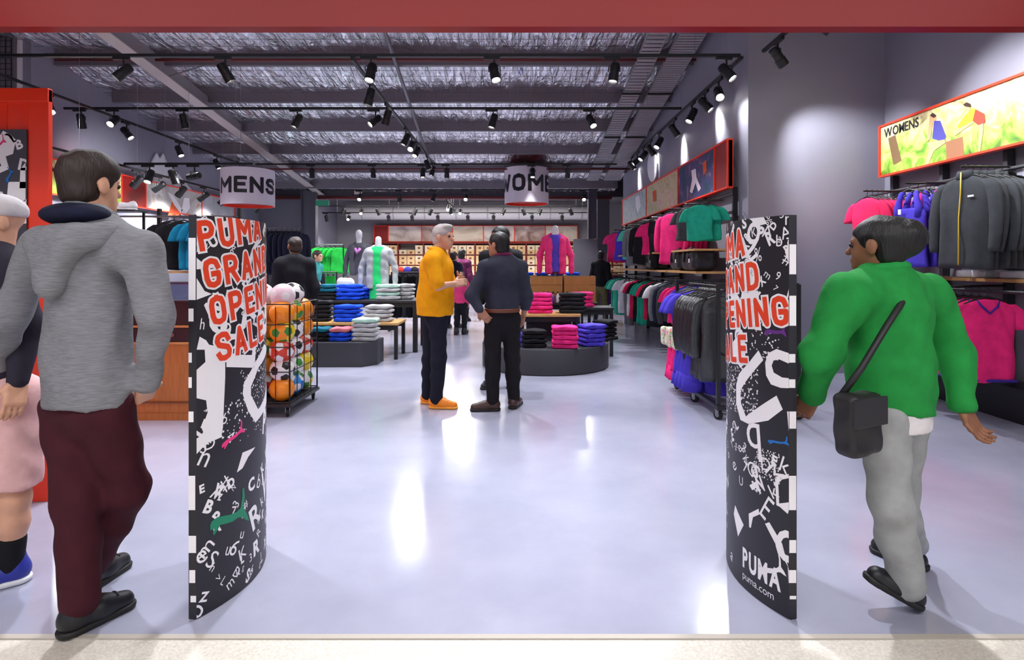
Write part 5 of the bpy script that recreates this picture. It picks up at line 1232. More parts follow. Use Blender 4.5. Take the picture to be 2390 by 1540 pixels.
# ------------------------------------------------------------------ dressed torso mannequins
def torso(pos, label, jacket, shirt, stand_h, yaw=0.0, head=True, tie=None, shorts=None, zbase=0.0, s=1.0):
    x, y, z = pos; t = thing('mannequin', label, 'mannequin', (x, y, zbase))
    def R(p): return (x + (p[0] * math.cos(yaw) - p[1] * math.sin(yaw)) * s, y + (p[0] * math.sin(yaw) + p[1] * math.cos(yaw)) * s, z + p[2] * s)
    fx = (math.sin(yaw), -math.cos(yaw), 0)
    W_M = mat('mannequin_white', (225, 222, 226), 0.4)
    a = SDF(0.013, 0.04)
    a.cone(R((0, 0, 0.58)), R((0, 0, 0.72)), 0.055, 0.05)
    if head: a.ell(R((0, -0.01, 0.79)), (0.065 * s, 0.075 * s, 0.09 * s))
    a.cone(R((0, 0, 0.1)), R((0, 0, 0.45)), 0.12, 0.13, (fx, 1.4))
    a.obj('body_form', W_M, t)
    a = SDF(0.012, 0.04)
    a.cone(R((0, -0.01, 0.02)), R((0, -0.01, 0.48)), 0.15, 0.15, (fx, 1.45)); a.cut(R((0, 0, 0.0)), (0, 0, -1)); a.post = folds(0.004, 1.3, x)
    a.obj('shirt', cloth(shirt), t)
    if jacket:
        a = SDF(0.012, 0.035)
        for sg in (-1, 1):
            a.cone(R((sg * 0.1, -0.045, 0.0)), R((sg * 0.095, -0.04, 0.5)), 0.075, 0.08, (fx, 1.0))
            a.cone(R((sg * 0.165, 0.0, 0.53)), R((sg * 0.255, 0.0, 0.28)), 0.058, 0.05, k=0.02); a.cone(R((sg * 0.255, 0.0, 0.28)), R((sg * 0.265, -0.04, 0.0)), 0.05, 0.04, k=0.02)
        a.cone(R((-0.12, 0.03, 0.54)), R((0.12, 0.03, 0.54)), 0.07, 0.07); a.cone(R((0, 0.05, 0.05)), R((0, 0.05, 0.5)), 0.12, 0.12, (fx, 1.6)); a.cone(R((-0.07, 0.03, 0.6)), R((0.07, 0.03, 0.6)), 0.04, 0.04)
        a.cut(R((0, 0, -0.03)), (0, 0, -1)); a.post = folds(0.006, 1.2, y)
        # open front
        a.box(R((0, -0.16, 0.3)), (0.05 * s, 0.16 * s, 0.42 * s), [[math.cos(yaw), math.sin(yaw), 0], [-math.sin(yaw), math.cos(yaw), 0], [0, 0, 1]], 0.01, k=0.02, op='d')
        a.obj('jacket', cloth(jacket), t)
    if tie: MB().tube([R((-0.05, -0.09, 0.5)), R((0, -0.14, 0.42)), R((0.05, -0.1, 0.5))], 0.035, 8).obj('scarf', cloth(tie), t, True)
    if shorts:
        a = SDF(0.012, 0.03); a.cone(R((0, -0.01, -0.02)), R((0, -0.01, -0.2)), 0.14, 0.15, (fx, 1.5)); a.cut(R((0, 0, -0.26)), (0, 0, -1)); a.obj('shorts', cloth(shorts), t)
    MB().tube([(x, y, zbase + 0.01), (x, y, z + 0.1)], 0.014, 10).obj('stand_pole', STEEL, t)
    MB().lathe([(0.13, 0), (0.13, 0.012), (0.02, 0.02)], (x, y, zbase), 24).obj('stand_base', STEEL, t)
_q = sx(888, 9.5)
torso((_q, 9.35, 1.0), 'torso mannequin in a grey hooded jacket over a green shirt, left tables', (160, 162, 166), (40, 200, 110), 0.9, head=False, shorts=(40, 190, 110), zbase=0.8, s=1.06)
torso((sx(1297, 9.4), 9.5, 1.23), 'torso mannequin in a pink jacket over a violet shirt above the oak crates', (240, 60, 130), (90, 70, 190), 1.2, zbase=0.75, head=False)
torso((sx(838, 11.5), 11.5, 1.17), 'torso mannequin in a dark grey jacket with a lilac scarf behind the left tables', (90, 90, 100), (80, 78, 88), 1.0, zbase=0.0, tie=(200, 130, 200))
# backpacks on the left table
def backpack(p, label, col, s=1.0):
    p = Vector(p); t = thing('backpack', label, 'backpack', p)
    a = SDF(0.013, 0.05); a.box(p + Vector((0, 0, 0.17 * s)), (0.14 * s, 0.09 * s, 0.165 * s), None, 0.07 * s); a.ell(p + Vector((0, -0.09 * s, 0.11 * s)), (0.11 * s, 0.05 * s, 0.09 * s)); a.cut(p + Vector((0, 0, 0.004)), (0, 0, -1)); a.post = folds(0.006, 1.4, p.x); a.obj('body', mat('pack_%d' % col[0], col, 0.55), t)
    MB().tube([p + Vector((-0.04, 0.02, 0.32 * s)), p + Vector((-0.03, 0.02, 0.37 * s)), p + Vector((0.03, 0.02, 0.37 * s)), p + Vector((0.04, 0.02, 0.32 * s))], 0.01, 6).obj('grab_handle', BLACK, t, True)
    MB().cbox(p + Vector((0, -0.135 * s, 0.12 * s)), (0.06, 0.01, 0.05)).obj('logo_patch', BLACK, t)
backpack((sx(808, 9.6), 9.55, 0.8 + 0.0), 'white backpack on the taller left table behind the blue pile', (214, 214, 218), 1.0)
backpack((sx(836, 10.1), 9.62, 0.8), 'light grey backpack beside the white one on the left table', (170, 172, 178), 1.0) if False else None
# ------------------------------------------------------------------ football cage and balls
bc = thing('ball_cage', 'black wheeled wire cage full of footballs behind the left gate', 'ball cage', (-2.0, 5.5, 0))
A0 = Vector((sx(640, 5.3) - 0.08, 5.32, 0)); ex = Vector((0.87, 0.5, 0)).normalized(); ey = Vector((-0.5, 0.87, 0)).normalized()
ex = Vector((1, 0, 0)); ey = Vector((0, 1, 0)); BW, BD, BZ0, BZ1 = 0.5, 0.72, 0.12, 1.0
C0 = Vector((sx(676, 5.12) - 0.5, 5.12, 0))
def cp(u, v, z): return C0 + ex * u + ey * v + Vector((0, 0, z))
WIRE = mat('cage_wire', (20, 20, 22), 0.4, 0.3)
for (u, v) in ((0, 0), (BW, 0), (BW, BD), (0, BD)): MB().tube([cp(u, v, 0.1), cp(u, v, BZ1)], 0.008, 6).obj('corner_rod', WIRE, bc)
for z in (0.13, 0.4, 0.62, 0.82, 1.0):
    MB().tube([cp(0, 0, z), cp(BW, 0, z), cp(BW, BD, z), cp(0, BD, z)], 0.005, 6, closed=True).obj('hoop', WIRE, bc)
for u in (0.125, 0.25, 0.375): MB().tube([cp(u, 0, 0.1), cp(u, 0, 0.98)], 0.004, 5).obj('upright_wire', WIRE, bc); MB().tube([cp(u, BD, 0.1), cp(u, BD, 0.98)], 0.004, 5).obj('upright_wire', WIRE, bc)
for v in (0.18, 0.36, 0.54): MB().tube([cp(BW, v, 0.1), cp(BW, v, 0.98)], 0.004, 5).obj('upright_wire', WIRE, bc); MB().tube([cp(0, v, 0.1), cp(0, v, 0.98)], 0.004, 5).obj('upright_wire', WIRE, bc)
Mc = Matrix.Translation(C0) @ Matrix(((ex.x, ey.x, 0, 0), (ex.y, ey.y, 0, 0), (0, 0, 1, 0), (0, 0, 0, 1)))
MB().box((-0.02, -0.02, 0.09), (BW + 0.02, BD + 0.02, 0.118), 0.004, M=Mc).obj('base_tray', BLACK, bc)
for (u, v) in ((0.03, 0.03), (BW - 0.03, 0.03), (BW - 0.03, BD - 0.03), (0.03, BD - 0.03)):
    p = cp(u, v, 0); caster(bc, p.x, p.y, 0.044, 0.4)
def ball_mesh(cols, seed):
    bm = bmesh.new(); bmesh.ops.create_icosphere(bm, subdivisions=4, radius=0.11)
    ico = bmesh.new(); bmesh.ops.create_icosphere(ico, subdivisions=1, radius=1.0); cen = [v.co.normalized() for v in ico.verts]; fc = [f.calc_center_median().normalized() for f in ico.faces]; ico.free()
    for f in bm.faces:
        c = f.calc_center_median().normalized()
        d5 = max(c.dot(q) for q in cen); ds = sorted((c.dot(q) for q in fc), reverse=True)
        i = max(range(20), key=lambda k: c.dot(fc[k]))
        f.smooth = True
        if d5 > 0.942: f.material_index = 1
        elif ds[0] - ds[1] < 0.012: f.material_index = 2
        else: f.material_index = 3 if (i * 7 + seed) % 5 == 0 else 0
    me = bpy.data.meshes.new('football'); bm.to_mesh(me); bm.free()
    for c in cols: me.materials.append(mat('ball_%d_%d_%d' % c, c, 0.35, spec=0.5))
    return me
OR_, WH_, BK_, RD_, YL_, BL_, GRN_, PKW = (240, 140, 20), (236, 234, 236), (30, 30, 34), (206, 60, 36), (240, 206, 30), (30, 100, 190), (60, 140, 60), (230, 205, 215)
BM = {'white and black': ball_mesh([WH_, BK_, (150, 150, 155), WH_], 1), 'pale pink and white': ball_mesh([PKW, WH_, (160, 80, 130), BK_], 2), 'orange': ball_mesh([OR_, OR_, (120, 70, 20), (250, 160, 40)], 3), 'orange and green': ball_mesh([OR_, GRN_, BK_, YL_], 0), 'red and white': ball_mesh([RD_, WH_, (60, 50, 110), (220, 90, 60)], 2), 'yellow': ball_mesh([YL_, (250, 230, 120), (150, 130, 30), YL_], 1), 'blue': ball_mesh([BL_, WH_, (20, 40, 90), (60, 140, 210)], 3), 'white and green': ball_mesh([WH_, GRN_, BK_, YL_], 2)}
layers = [0.228, 0.40, 0.575, 0.745, 0.915, 1.07]
BL = [['orange', 'blue', 'white and green', 'white and green', 'red and white', 'orange'], ['white and black', 'white and green', 'yellow', 'red and white', 'orange', 'white and black'], ['red and white', 'white and black', 'red and white', 'orange', 'orange and green', 'yellow'], ['orange and green', 'white and black', 'orange', 'yellow', 'orange', 'white and black'], ['orange', 'orange and green', 'orange', 'pale pink and white', 'orange', 'red and white'], ['pale pink and white', 'white and black', 'pale pink and white']]
spots4 = [(0.385, 0.12), (0.38, 0.36), (0.385, 0.6), (0.12, 0.12), (0.125, 0.36), (0.12, 0.6)]
LN = ['bottom', 'second', 'third', 'fourth', 'fifth', 'top']
for li, names in enumerate(BL):
    sp_ = spots4 if li < 5 else [(0.37, 0.17), (0.36, 0.42), (0.12, 0.3)]
    for k, nm in enumerate(names):
        u, v = sp_[k]
        v += 0.01 * (li % 2)
        o = bpy.data.objects.new('football', BM[nm]); COL.objects.link(o); o.location = cp(u, v, layers[li]); o.rotation_euler = (random.uniform(0, 6), random.uniform(0, 6), random.uniform(0, 6))
        tag(o, '%s football in the %s layer of the wheeled cage, %s' % (nm, LN[li], ['right front', 'right middle', 'right rear', 'left front', 'left middle', 'left rear'][k]), 'football', 'footballs in the wheeled cage')
# ------------------------------------------------------------------ back wall: shoe boxes, billboards
sw = thing('shoe_shelving', 'long red-framed shelving of shoe boxes along the back wall', 'shelving', (-1.6, 24.2, 0))
SHR = mat('shelf_red', (130, 36, 30), 0.5)
for z in (0.5, 0.93, 1.36, 1.79, 2.26): MB().box((-5.8, 24.0, z - 0.03), (2.75, 24.45, z)).obj('shelf_board', SHR, sw)
for i in range(9): MB().box((-5.8 + i * 1.065 - 0.02, 23.99, 0), (-5.8 + i * 1.065 + 0.02, 24.46, 2.26)).obj('upright', SHR, sw)
bm_ = MB(); bm_.box((-0.155, -0.16, 0), (0.155, 0.16, 0.16)).box((-0.16, -0.165, 0.13), (0.16, 0.165, 0.185))
KR = mat('box_kraft', (222, 184, 132), 0.65); KR2 = mat('box_cream', (232, 212, 176), 0.65)
def box_me(m1):
    me_o = mesh_np('shoe_box', bm_.v + [(-0.05, -0.167, 0.04), (0.05, -0.167, 0.04), (0.05, -0.167, 0.11), (-0.05, -0.167, 0.11)], bm_.f + [(12 + 4, 13 + 4, 14 + 4, 15 + 4)], None, None, False, False, [m1, mat('box_label', (120, 60, 50), 0.6)], [0] * 12 + [1])
    me = me_o.data; bpy.data.objects.remove(me_o); return me
BXM = [box_me(KR), box_me(KR2)]
for r_, z in enumerate((0.93, 1.36, 1.79)):
    for lv in range(2):
        n = 0
        for bay in range(8):
            for k in range(3):
                if random.random() < 0.04: n += 1; continue
                o = bpy.data.objects.new('shoe_box', BXM[random.random() < 0.35]); COL.objects.link(o); o.location = (-5.8 + bay * 1.065 + 0.2 + k * 0.335, 24.2, z + lv * 0.186)
                tag(o, 'kraft shoe box on the back wall, %s shelf %s layer, %s from the left' % (['lowest visible', 'middle', 'top'][r_], ['lower', 'upper'][lv], ordn(n)), 'shoe box', 'shoe boxes on the back wall'); n += 1
bbk = thing('billboard', 'long row of pale sports pictures in red frames above the shoe wall', 'billboard', (-1.5, 24.3, 2.3))
PB = [DEEPRED, ramp_mat('bk1', [(210, 190, 160), (235, 220, 200), (190, 150, 120)], 0.9), ramp_mat('bk2', [(150, 130, 120), (220, 205, 195), (235, 225, 215)], 1.1), ramp_mat('bk3', [(120, 80, 70), (190, 160, 150), (225, 210, 200)], 1.2)]
xe = [-5.8, -5.2, -3.8, -2.5, -1.2, 0.1, 1.4, 2.75]
for i in range(7):
    MB().box((xe[i] + 0.02, 24.3, 2.34), (xe[i + 1] - 0.02, 24.36, 2.98)).obj('picture_panel', PB[0] if i == 0 else PB[1 + i % 3], bbk)
for x in xe: MB().box((x - 0.02, 24.28, 2.3), (x + 0.02, 24.38, 3.0)).obj('frame_bar', RED, bbk)
for z in (2.31, 2.99): MB().box((-5.8, 24.28, z - 0.015), (2.75, 24.38, z + 0.015)).obj('frame_bar', RED, bbk)
# second run of boxes seen past the right-hand wall
sw2 = thing('shoe_shelving', 'short shelving of shoe boxes glimpsed past the right-hand wall end', 'shelving', (3.9, 24.2, 0))
for z in (0.93, 1.36, 1.79, 2.26): MB().box((3.1, 24.0, z - 0.03), (5.2, 24.45, z)).obj('shelf_board', SHR, sw2)
for x in (3.1, 4.15, 5.2): MB().box((x - 0.02, 23.99, 0), (x + 0.02, 24.46, 2.26)).obj('upright', SHR, sw2)
for r_, z in enumerate((0.93, 1.36, 1.79)):
    for lv in range(2):
        for k in range(6):
            o = bpy.data.objects.new('shoe_box', BXM[random.random() < 0.35]); COL.objects.link(o); o.location = (3.3 + (k // 3) * 1.05 + (k % 3) * 0.335, 24.2, z + lv * 0.186)
            tag(o, 'kraft shoe box on the far-right shelving, %s shelf, %s layer, %s in' % (['lowest visible', 'middle', 'top'][r_], ['lower', 'upper'][lv], ordn(k)), 'shoe box', 'shoe boxes on the short shelving')
# mid-floor racks of dark trousers and green tops
def floor_rail(x0, x1, y, z, label):
    t = thing('clothes_rail', label, 'clothes rail', ((x0 + x1) / 2, y, 0))
    for x in (x0, x1): MB().tube([(x, y, 0.02), (x, y, z)], 0.014, 8).obj('post', BLACK, t); MB().box((x - 0.02, y - 0.25, 0), (x + 0.02, y + 0.25, 0.025)).obj('foot', BLACK, t)
    MB().tube([(x0, y, z), (x1, y, z)], 0.013, 8).obj('hang_rail', STEEL, t)
floor_rail(-4.35, -3.75, 11.4, 1.25, 'black floor rail of dark trousers behind the left tables')
for i in range(6): garment('trousers', NAVY, (-4.28 + i * 0.09, 11.4, 1.262), 1.0, 'dark navy trousers on the floor rail behind the left tables, %s from the left' % ordn(i), 'dark trousers behind the left tables', 0.95)
floor_rail(-4.9, -4.2, 14.4, 1.85, 'black floor rail of green tops in the distance on the left')
for i in range(5): garment('tee', (40, 190, 70), (-4.8 + i * 0.13, 14.4, 1.862), 0.5, 'bright green t-shirt on the distant left rail, %s from the left' % ordn(i), 'green shirts on the distant left rail', 0.72, 1.0)
for i in range(3): garment('shorts', (40, 190, 70), (-4.45 + i * 0.12, 13.2, 1.2), 0.5, 'bright green shorts hanging below the distant green shirts, %s from the left' % ordn(i), 'green shorts on the distant left', 0.5, 1.0)
floor_rail(-4.6, -4.0, 13.2, 1.19, 'low black rail of green shorts in the distance on the left')
floor_rail(-2.5, -1.7, 12.0, 1.2, 'black floor rail of dark garments left of the orange polo man')
for i in range(8): garment('trousers', BLK if i % 3 else CHAR, (-2.45 + i * 0.1, 12.0, 1.212), 0.9, 'dark trousers on the rail left of the orange polo man, %s from the left' % ordn(i), 'dark trousers by the orange polo man', 0.95)
floor_rail(-5.15, -4.45, 12.2, 2.12, 'tall black rail of dark tracksuits behind the black-clad shopper')
for i in range(6): garment('long', NAVY, (-5.08 + i * 0.11, 12.2, 2.132), 0.9, 'dark navy tracksuit top on the tall rail behind the shopper, %s from left' % ordn(i), 'dark tracksuit tops on the tall rail', 0.9, 1.1)
# pile of caps on a small table in the distance
table('display_table', 'small dark table with colourful caps in the distance by the shoe wall', -2.95, -2.0, 14.6, 15.4, 1.18, mat('table_black', (34, 34, 38), 0.5))
for i, c in enumerate([(200, 60, 40), (60, 60, 160), (30, 30, 34), (120, 60, 130), (50, 110, 170)]):
    t = thing('cap', '%s cap in the distant pile, %s from the left' % (['red', 'violet', 'black', 'purple', 'blue'][i], ordn(i)), 'cap', (-2.85 + i * 0.18, 14.8, 1.18), 'caps on the distant table'); p = t.location
    MB().lathe([(0.1, 0), (0.098, 0.04), (0.08, 0.09), (0.04, 0.118), (0.005, 0.125)], p, 16).obj('crown', cloth(c), t, True)
    MB().box((p.x - 0.08, p.y - 0.19, p.z + 0.004), (p.x + 0.08, p.y - 0.06, p.z + 0.014), 0.004).obj('peak', cloth(c), t)
for i in range(4):
    stack((0.35 + i * 0.34, 13.2, 1.0), 0.1 * i, [(40, 120, 190)] * 3 if False else [FBLU, FTEA, FBLU], 'shirt', 'on the far blue table, pile %s' % ordn(i), 0.3, 0.26, 0.06)
table('display_table', 'far black table of blue folded shirts behind the pink mannequin', 0.1, 1.6, 12.9, 13.6, 1.0, mat('table_black', (34, 34, 38), 0.5))
# exit sign and small boxes near the ceiling
tag(MB().box((-5.64, 16.6, 3.05), (-5.26, 16.64, 3.2)).obj('exit_sign', mat('exit_green', (20, 90, 70), 0.4, emit=0.6)), 'small dark green exit light by the left steel column', 'sign')
tag(MB().box((-4.62, 16.93, 3.42), (-4.4, 16.99, 3.56), 0.004).obj('junction_box', mat('cream_box', (225, 205, 195), 0.5)), 'small cream junction box on the far roof beam', 'junction box')
# ================================================================== people
UPV = Vector((0, 0, 1))
def frame(f):
    f = Vector((f[0], f[1], 0)).normalized(); return f, f.cross(UPV).normalized()
def head_mesh(c, f, s=1.0, neck=None, h=0.0065):
    f, r = frame(f); c = Vector(c)
    R = [list(r), list(f), [0, 0, 1]]
    def L(x, y, z): return c + (r * x + f * y + UPV * z) * s
    a = SDF(h, 0.025 * s)
    a.ell(L(0, -0.012, 0.03), np.array((0.076, 0.096, 0.083)) * s, R); a.ell(L(0, 0.028, -0.035), np.array((0.06, 0.066, 0.08)) * s, R); a.ell(L(0, 0.06, -0.088), np.array((0.034, 0.034, 0.026)) * s, R)
    a.cone(L(0, 0.088, 0.008), L(0, 0.11, -0.028), 0.008 * s, 0.0125 * s, k=0.012 * s)
    a.cone(L(-0.034, 0.078, 0.02), L(0.034, 0.078, 0.02), 0.011 * s, 0.011 * s, k=0.015 * s)
    for q in (-1, 1):
        a.ell(L(q * 0.031, 0.1, 0.002), np.array((0.015, 0.014, 0.011)) * s, R, k=0.01 * s, op='d')
        a.ell(L(q * 0.079, -0.008, -0.008), np.array((0.011, 0.022, 0.033)) * s, R, k=0.01 * s)
    a.cone(L(-0.02, 0.086, -0.062), L(0.02, 0.086, -0.062), 0.0085 * s, 0.0085 * s, k=0.01 * s)
    if neck is not None: a.cone(L(0, -0.02, -0.06), neck, 0.056 * s, 0.064 * s, k=0.03)
    return a.mesh()
def hand_mesh(w, d, back, thumb, curl=0.5, s=1.0, h=0.0055):
    """w wrist, d finger direction, back = direction out of the back of the hand, thumb = side of the thumb"""
    w = Vector(w); d = Vector(d).normalized(); thumb = Vector(thumb); thumb = (thumb - d * thumb.dot(d)).normalized(); bk = Vector(back); bk = (bk - d * bk.dot(d) - thumb * bk.dot(thumb)).normalized()
    a = SDF(h, 0.012 * s)
    R = [list(thumb), list(d), list(bk)]
    a.cone(w - d * 0.03 * s, w + d * 0.015 * s, 0.027 * s, 0.026 * s, (bk, 1.2))
    a.box(w + d * 0.055 * s, np.array((0.041, 0.05, 0.0155)) * s, R, 0.014 * s)
    for i, (o, ln) in enumerate(((0.03, 0.072), (0.0105, 0.08), (-0.0095, 0.075), (-0.029, 0.058))):
        p = w + d * 0.098 * s + thumb * o * s; ang = 0.2 + curl * 0.3 + 0.07 * i; seg = [0.45, 0.3, 0.25]; r0 = [0.0095, 0.009, 0.0084, 0.0075]
        q = p - d * 0.015 * s
        for j in range(3):
            dirv = (d * math.cos(ang) - bk * math.sin(ang) + thumb * o * 1.2).normalized()
            n = p + dirv * ln * seg[j] * s
            a.cone(q if j == 0 else p, n, r0[j] * s, r0[j + 1] * s, k=0.005 * s); p = n; ang += curl * 0.95
    p = w + d * 0.028 * s + thumb * 0.03 * s; n = p + (d * 0.55 + thumb * 0.75 - bk * 0.25).normalized() * 0.042 * s; m = n + (d * 0.9 + thumb * 0.3 - bk * (0.2 + curl * 0.5)).normalized() * 0.032 * s
    a.cone(p, n, 0.0135 * s, 0.011 * s, k=0.012 * s); a.cone(n, m, 0.0105 * s, 0.009 * s, k=0.005 * s)
    return a.mesh()
def shoe(parent, heel, toe, m_up, m_sole, s=1.0, low=False):
    """heel and toe ground points"""
    heel = Vector(heel); toe = Vector(toe); d = (toe - heel).normalized(); up = (UPV - d * UPV.dot(d)).normalized(); sd = d.cross(up)
    a = SDF(0.0075, 0.03)
    hz = 0.035 if low else 0.05
    a.cone(heel + d * 0.05 + up * hz, heel + d * 0.14 + up * (hz - 0.002), 0.043 * s, 0.043 * s); a.cone(heel + d * 0.14 + up * (hz - 0.002), toe - d * 0.045 + up * 0.035, 0.044 * s, 0.036 * s)
    if not low: a.cone(heel + d * 0.055 + up * 0.06, heel + d * 0.065 + up * 0.11, 0.042, 0.044)
    a.cut(heel + up * 0.02, -up); a.obj('shoe', m_up, parent)
    sh_o = [c for c in parent.children if c.name.startswith('shoe')][-1]
    b_ = SDF(0.0075, 0.015); b_.cone(heel + d * 0.048 + up * 0.02, toe - d * 0.045 + up * 0.02, 0.048 * s, 0.043 * s, (up, 1.0)); b_.cut(heel + up * 0.026, up); b_.cut(heel + up * 0.0005, -up); b_.obj('sole', m_sole, sh_o)
    for k in range(4):
        c = heel + d * (0.13 + 0.022 * k) + up * ((hz + 0.043) - 0.004 * k)
        MB().tube([c - sd * 0.022 - up * 0.005, c + up * 0.002, c + sd * 0.022 - up * 0.005], 0.003, 5).obj('lace', m_sole, sh_o, True)
def hair_mesh(c, f, s=1.0, style='short', h=0.008):
    f, r = frame(f); c = Vector(c); R = [list(r), list(f), [0, 0, 1]]
    def L(x, y, z): return c + (r * x + f * y + UPV * z) * s
    a = SDF(h, 0.02 * s)
    a.ell(L(0, -0.015, 0.036), np.array((0.084, 0.104, 0.09)) * s, R); a.ell(L(0, -0.045, -0.03), np.array((0.074, 0.064, 0.07)) * s, R)
    if style == 'full': a.ell(L(0, 0.0, 0.06), np.array((0.088, 0.105, 0.075)) * s, R)
    if style == 'quiff': a.ell(L(0.01, 0.05, 0.095), np.array((0.06, 0.05, 0.03)) * s, R)
    a.ell(L(0, 0.112, -0.05), np.array((0.1, 0.105, 0.105)) * s, R, k=0.012, op='d')
    for q in (-1, 1): a.ell(L(q * 0.085, 0.0, -0.012), np.array((0.02, 0.03, 0.042)) * s, R, k=0.01, op='d')
    a.cut(L(0, 0, -0.085), -UPV, 0.02)
    if style == 'long': a.cone(L(0, -0.06, -0.02), L(0, -0.085, -0.3), 0.085 * s, 0.06 * s, (f, 1.4))
    if style == 'bun': a.ell(L(0.03, -0.09, 0.03), np.array((0.085, 0.085, 0.08)) * s); a.ell(L(0.06, -0.05, 0.05), np.array((0.07, 0.08, 0.07)) * s)
    a.post = lambda X, Y, Z: 0.003 * np.sin(70 * X + 25 * Z) * np.sin(60 * Y + 40 * Z)
    return a.mesh()
def person(label, J, f, skin, hair, hair_style, top, bottom, shoes, headf=None, g=1.0, hs=1.0, hands=True, h=0.012, group=None):
    f, r = frame(f); hf = headf or f
    J = {k: Vector(v) for k, v in J.items()}
    base = Vector((J['pelvis'].x, J['pelvis'].y, 0))
    t = thing('person', label, 'person', base, group)
    # body: one continuous skin-coloured figure
    a = SDF(h, 0.035)
    chest = J['neck'] * 0.72 + J['pelvis'] * 0.28; low = J['pelvis']
    a.cone(low, chest, 0.115 * g, 0.125 * g, (f, 1.4)); a.cone(J['shL'], J['shR'], 0.045 * g, 0.045 * g); a.cone(chest, J['neck'], 0.09 * g, 0.055 * g)
    for q in 'LR':
        a.cone(J['sh' + q], J['el' + q], 0.045 * g, 0.036 * g); a.cone(J['el' + q], J['wr' + q], 0.037 * g, 0.025 * g)
        a.cone(J['hip' + q], J['kn' + q], 0.075 * g, 0.05 * g); a.cone(J['kn' + q] * 0.98 + J['an' + q] * 0.02, J['kn' + q] * 0.65 + J['an' + q] * 0.35, 0.05 * g, 0.05 * g); a.cone(J['kn' + q] * 0.65 + J['an' + q] * 0.35, J['an' + q], 0.05 * g, 0.034 * g)
        a.cone(J['an' + q], J['toe' + q] * 0.4 + J['heel' + q] * 0.6 + UPV * 0.03, 0.03, 0.025)
    ms = [a.mesh(), head_mesh(J['head'], hf, hs, J['neck'])]
    if hands:
        for q in 'LR':
            d = J.get('hd' + q, (J['wr' + q] - J['el' + q])); 
            th = J.get('th' + q, f); bk = J.get('bk' + q, r * (1 if q == 'R' else -1))
            ms.append(hand_mesh(J['wr' + q], d, bk, th, 0.45, 0.95 * g, 0.0055 if h < 0.013 else 0.007))
    V, F = merge(*ms); mesh_np('body', V, F, skin, t)
    hc = J['head']
    for q in (-1, 1):
        hfv, hr = frame(hf); p = hc + (hr * q * 0.031 + hfv * 0.083 + UPV * 0.003) * hs
        e = MB().lathe([(0.002, -0.011), (0.008, -0.008), (0.0115, 0), (0.008, 0.008), (0.002, 0.011)], p, 10).obj('eye', mat('eye_dark', (40, 32, 30), 0.2), t, True)
    if hair is not None:
        V, F = hair_mesh(hc, hf, hs, hair_style); mesh_np('hair', V, F, hair, t)
    # upper garment
    lo = top.get('loose', 0.012)
    a = SDF(h, 0.045)
    hem = top['hem']
    pel = Vector((J['pelvis'].x, J['pelvis'].y, hem - 0.03))
    wr_ = top.get('waist', 0.146) * g + lo; ch = top.get('chest', 0.15) * g + lo
    flat = (f, top.get('flat', 1.35))
    a.cone(pel, J['pelvis'] + UPV * 0.12, wr_, wr_ * 0.97, flat); a.cone(J['pelvis'] + UPV * 0.1, chest, wr_ * 0.97, ch, flat); a.cone(J['shL'] * 0.94 + J['shR'] * 0.06, J['shR'] * 0.94 + J['shL'] * 0.06, 0.052 * g + lo * 0.8, 0.052 * g + lo * 0.8); a.cone(chest, J['neck'] - UPV * 0.01, 0.11 * g + lo, 0.06 + lo, k=0.06)
    for q in 'LR': a.cone(J['neck'] - UPV * 0.025, J['sh' + q] * 0.9 + J['neck'] * 0.1, 0.062 * g + lo * 0.6, 0.05 * g + lo * 0.8, k=0.07)
    for q in 'LR':
        S_, E_, W_2 = J['sh' + q], J['el' + q], J['wr' + q]
        if top['sleeve'] == 'long':
            a.cone(S_, E_, 0.054 * g + lo * 0.8, 0.044 * g + lo * 0.8); a.cone(E_, W_2 * 0.97 + E_ * 0.03, 0.044 * g + lo * 0.8, 0.03 * g + lo * 0.6)
        else:
            a.cone(S_, S_ * 0.15 + E_ * 0.85, 0.062 * g + lo, 0.058 * g + lo)
    if top.get('hood'):
        n = J['neck']
        hd = SDF(0.01, 0.04)
        arc = [n + r * math.sin(q) * 0.165 - f * (math.cos(q) * 0.11 + 0.03) - UPV * (0.045 + 0.025 * math.cos(q)) for q in np.linspace(-1.9, 1.9, 12)]
        for q1, q2 in zip(arc, arc[1:]): hd.cone(q1, q2, 0.034, 0.034)
        n = n + r * 0.03; hd.cone(n - f * 0.125 - UPV * 0.07 - r * 0.09, n - f * 0.15 - UPV * 0.23, 0.05, 0.035); hd.cone(n - f * 0.125 - UPV * 0.07 + r * 0.09, n - f * 0.15 - UPV * 0.23, 0.05, 0.035); hd.cone(n - f * 0.12 - UPV * 0.08, n - f * 0.15 - UPV * 0.2, 0.07, 0.05, (f, 1.4)); hd.post = folds(0.004, 1.6, 2.0)
        hd.obj('hood', top['mat'], t)
    a.cut((pel.x, pel.y, hem), (0, 0, -1)); a.post = folds(top.get('fold', 0.006), top.get('fsc', 1.0), base.x * 3)
    if top['sleeve'] != 'long':
        for q in 'LR':
            d = (J['el' + q] - J['sh' + q]).normalized(); 
    top_o = a.obj(top.get('name', 'jacket'), top['mat'], t)
    if top.get('collar'):
        n = J['neck']; pts = []
        for k in range(13):
            an = 2 * PI * k / 12; pts.append(n + (r * math.sin(an) * 0.078 - f * math.cos(an) * 0.07) + UPV * (0.035 + 0.02 * math.cos(an)))
        MB().tube(pts[:-1], top.get('collar_r', 0.022), 10, closed=True).obj('collar', top['collar'], top_o, True)
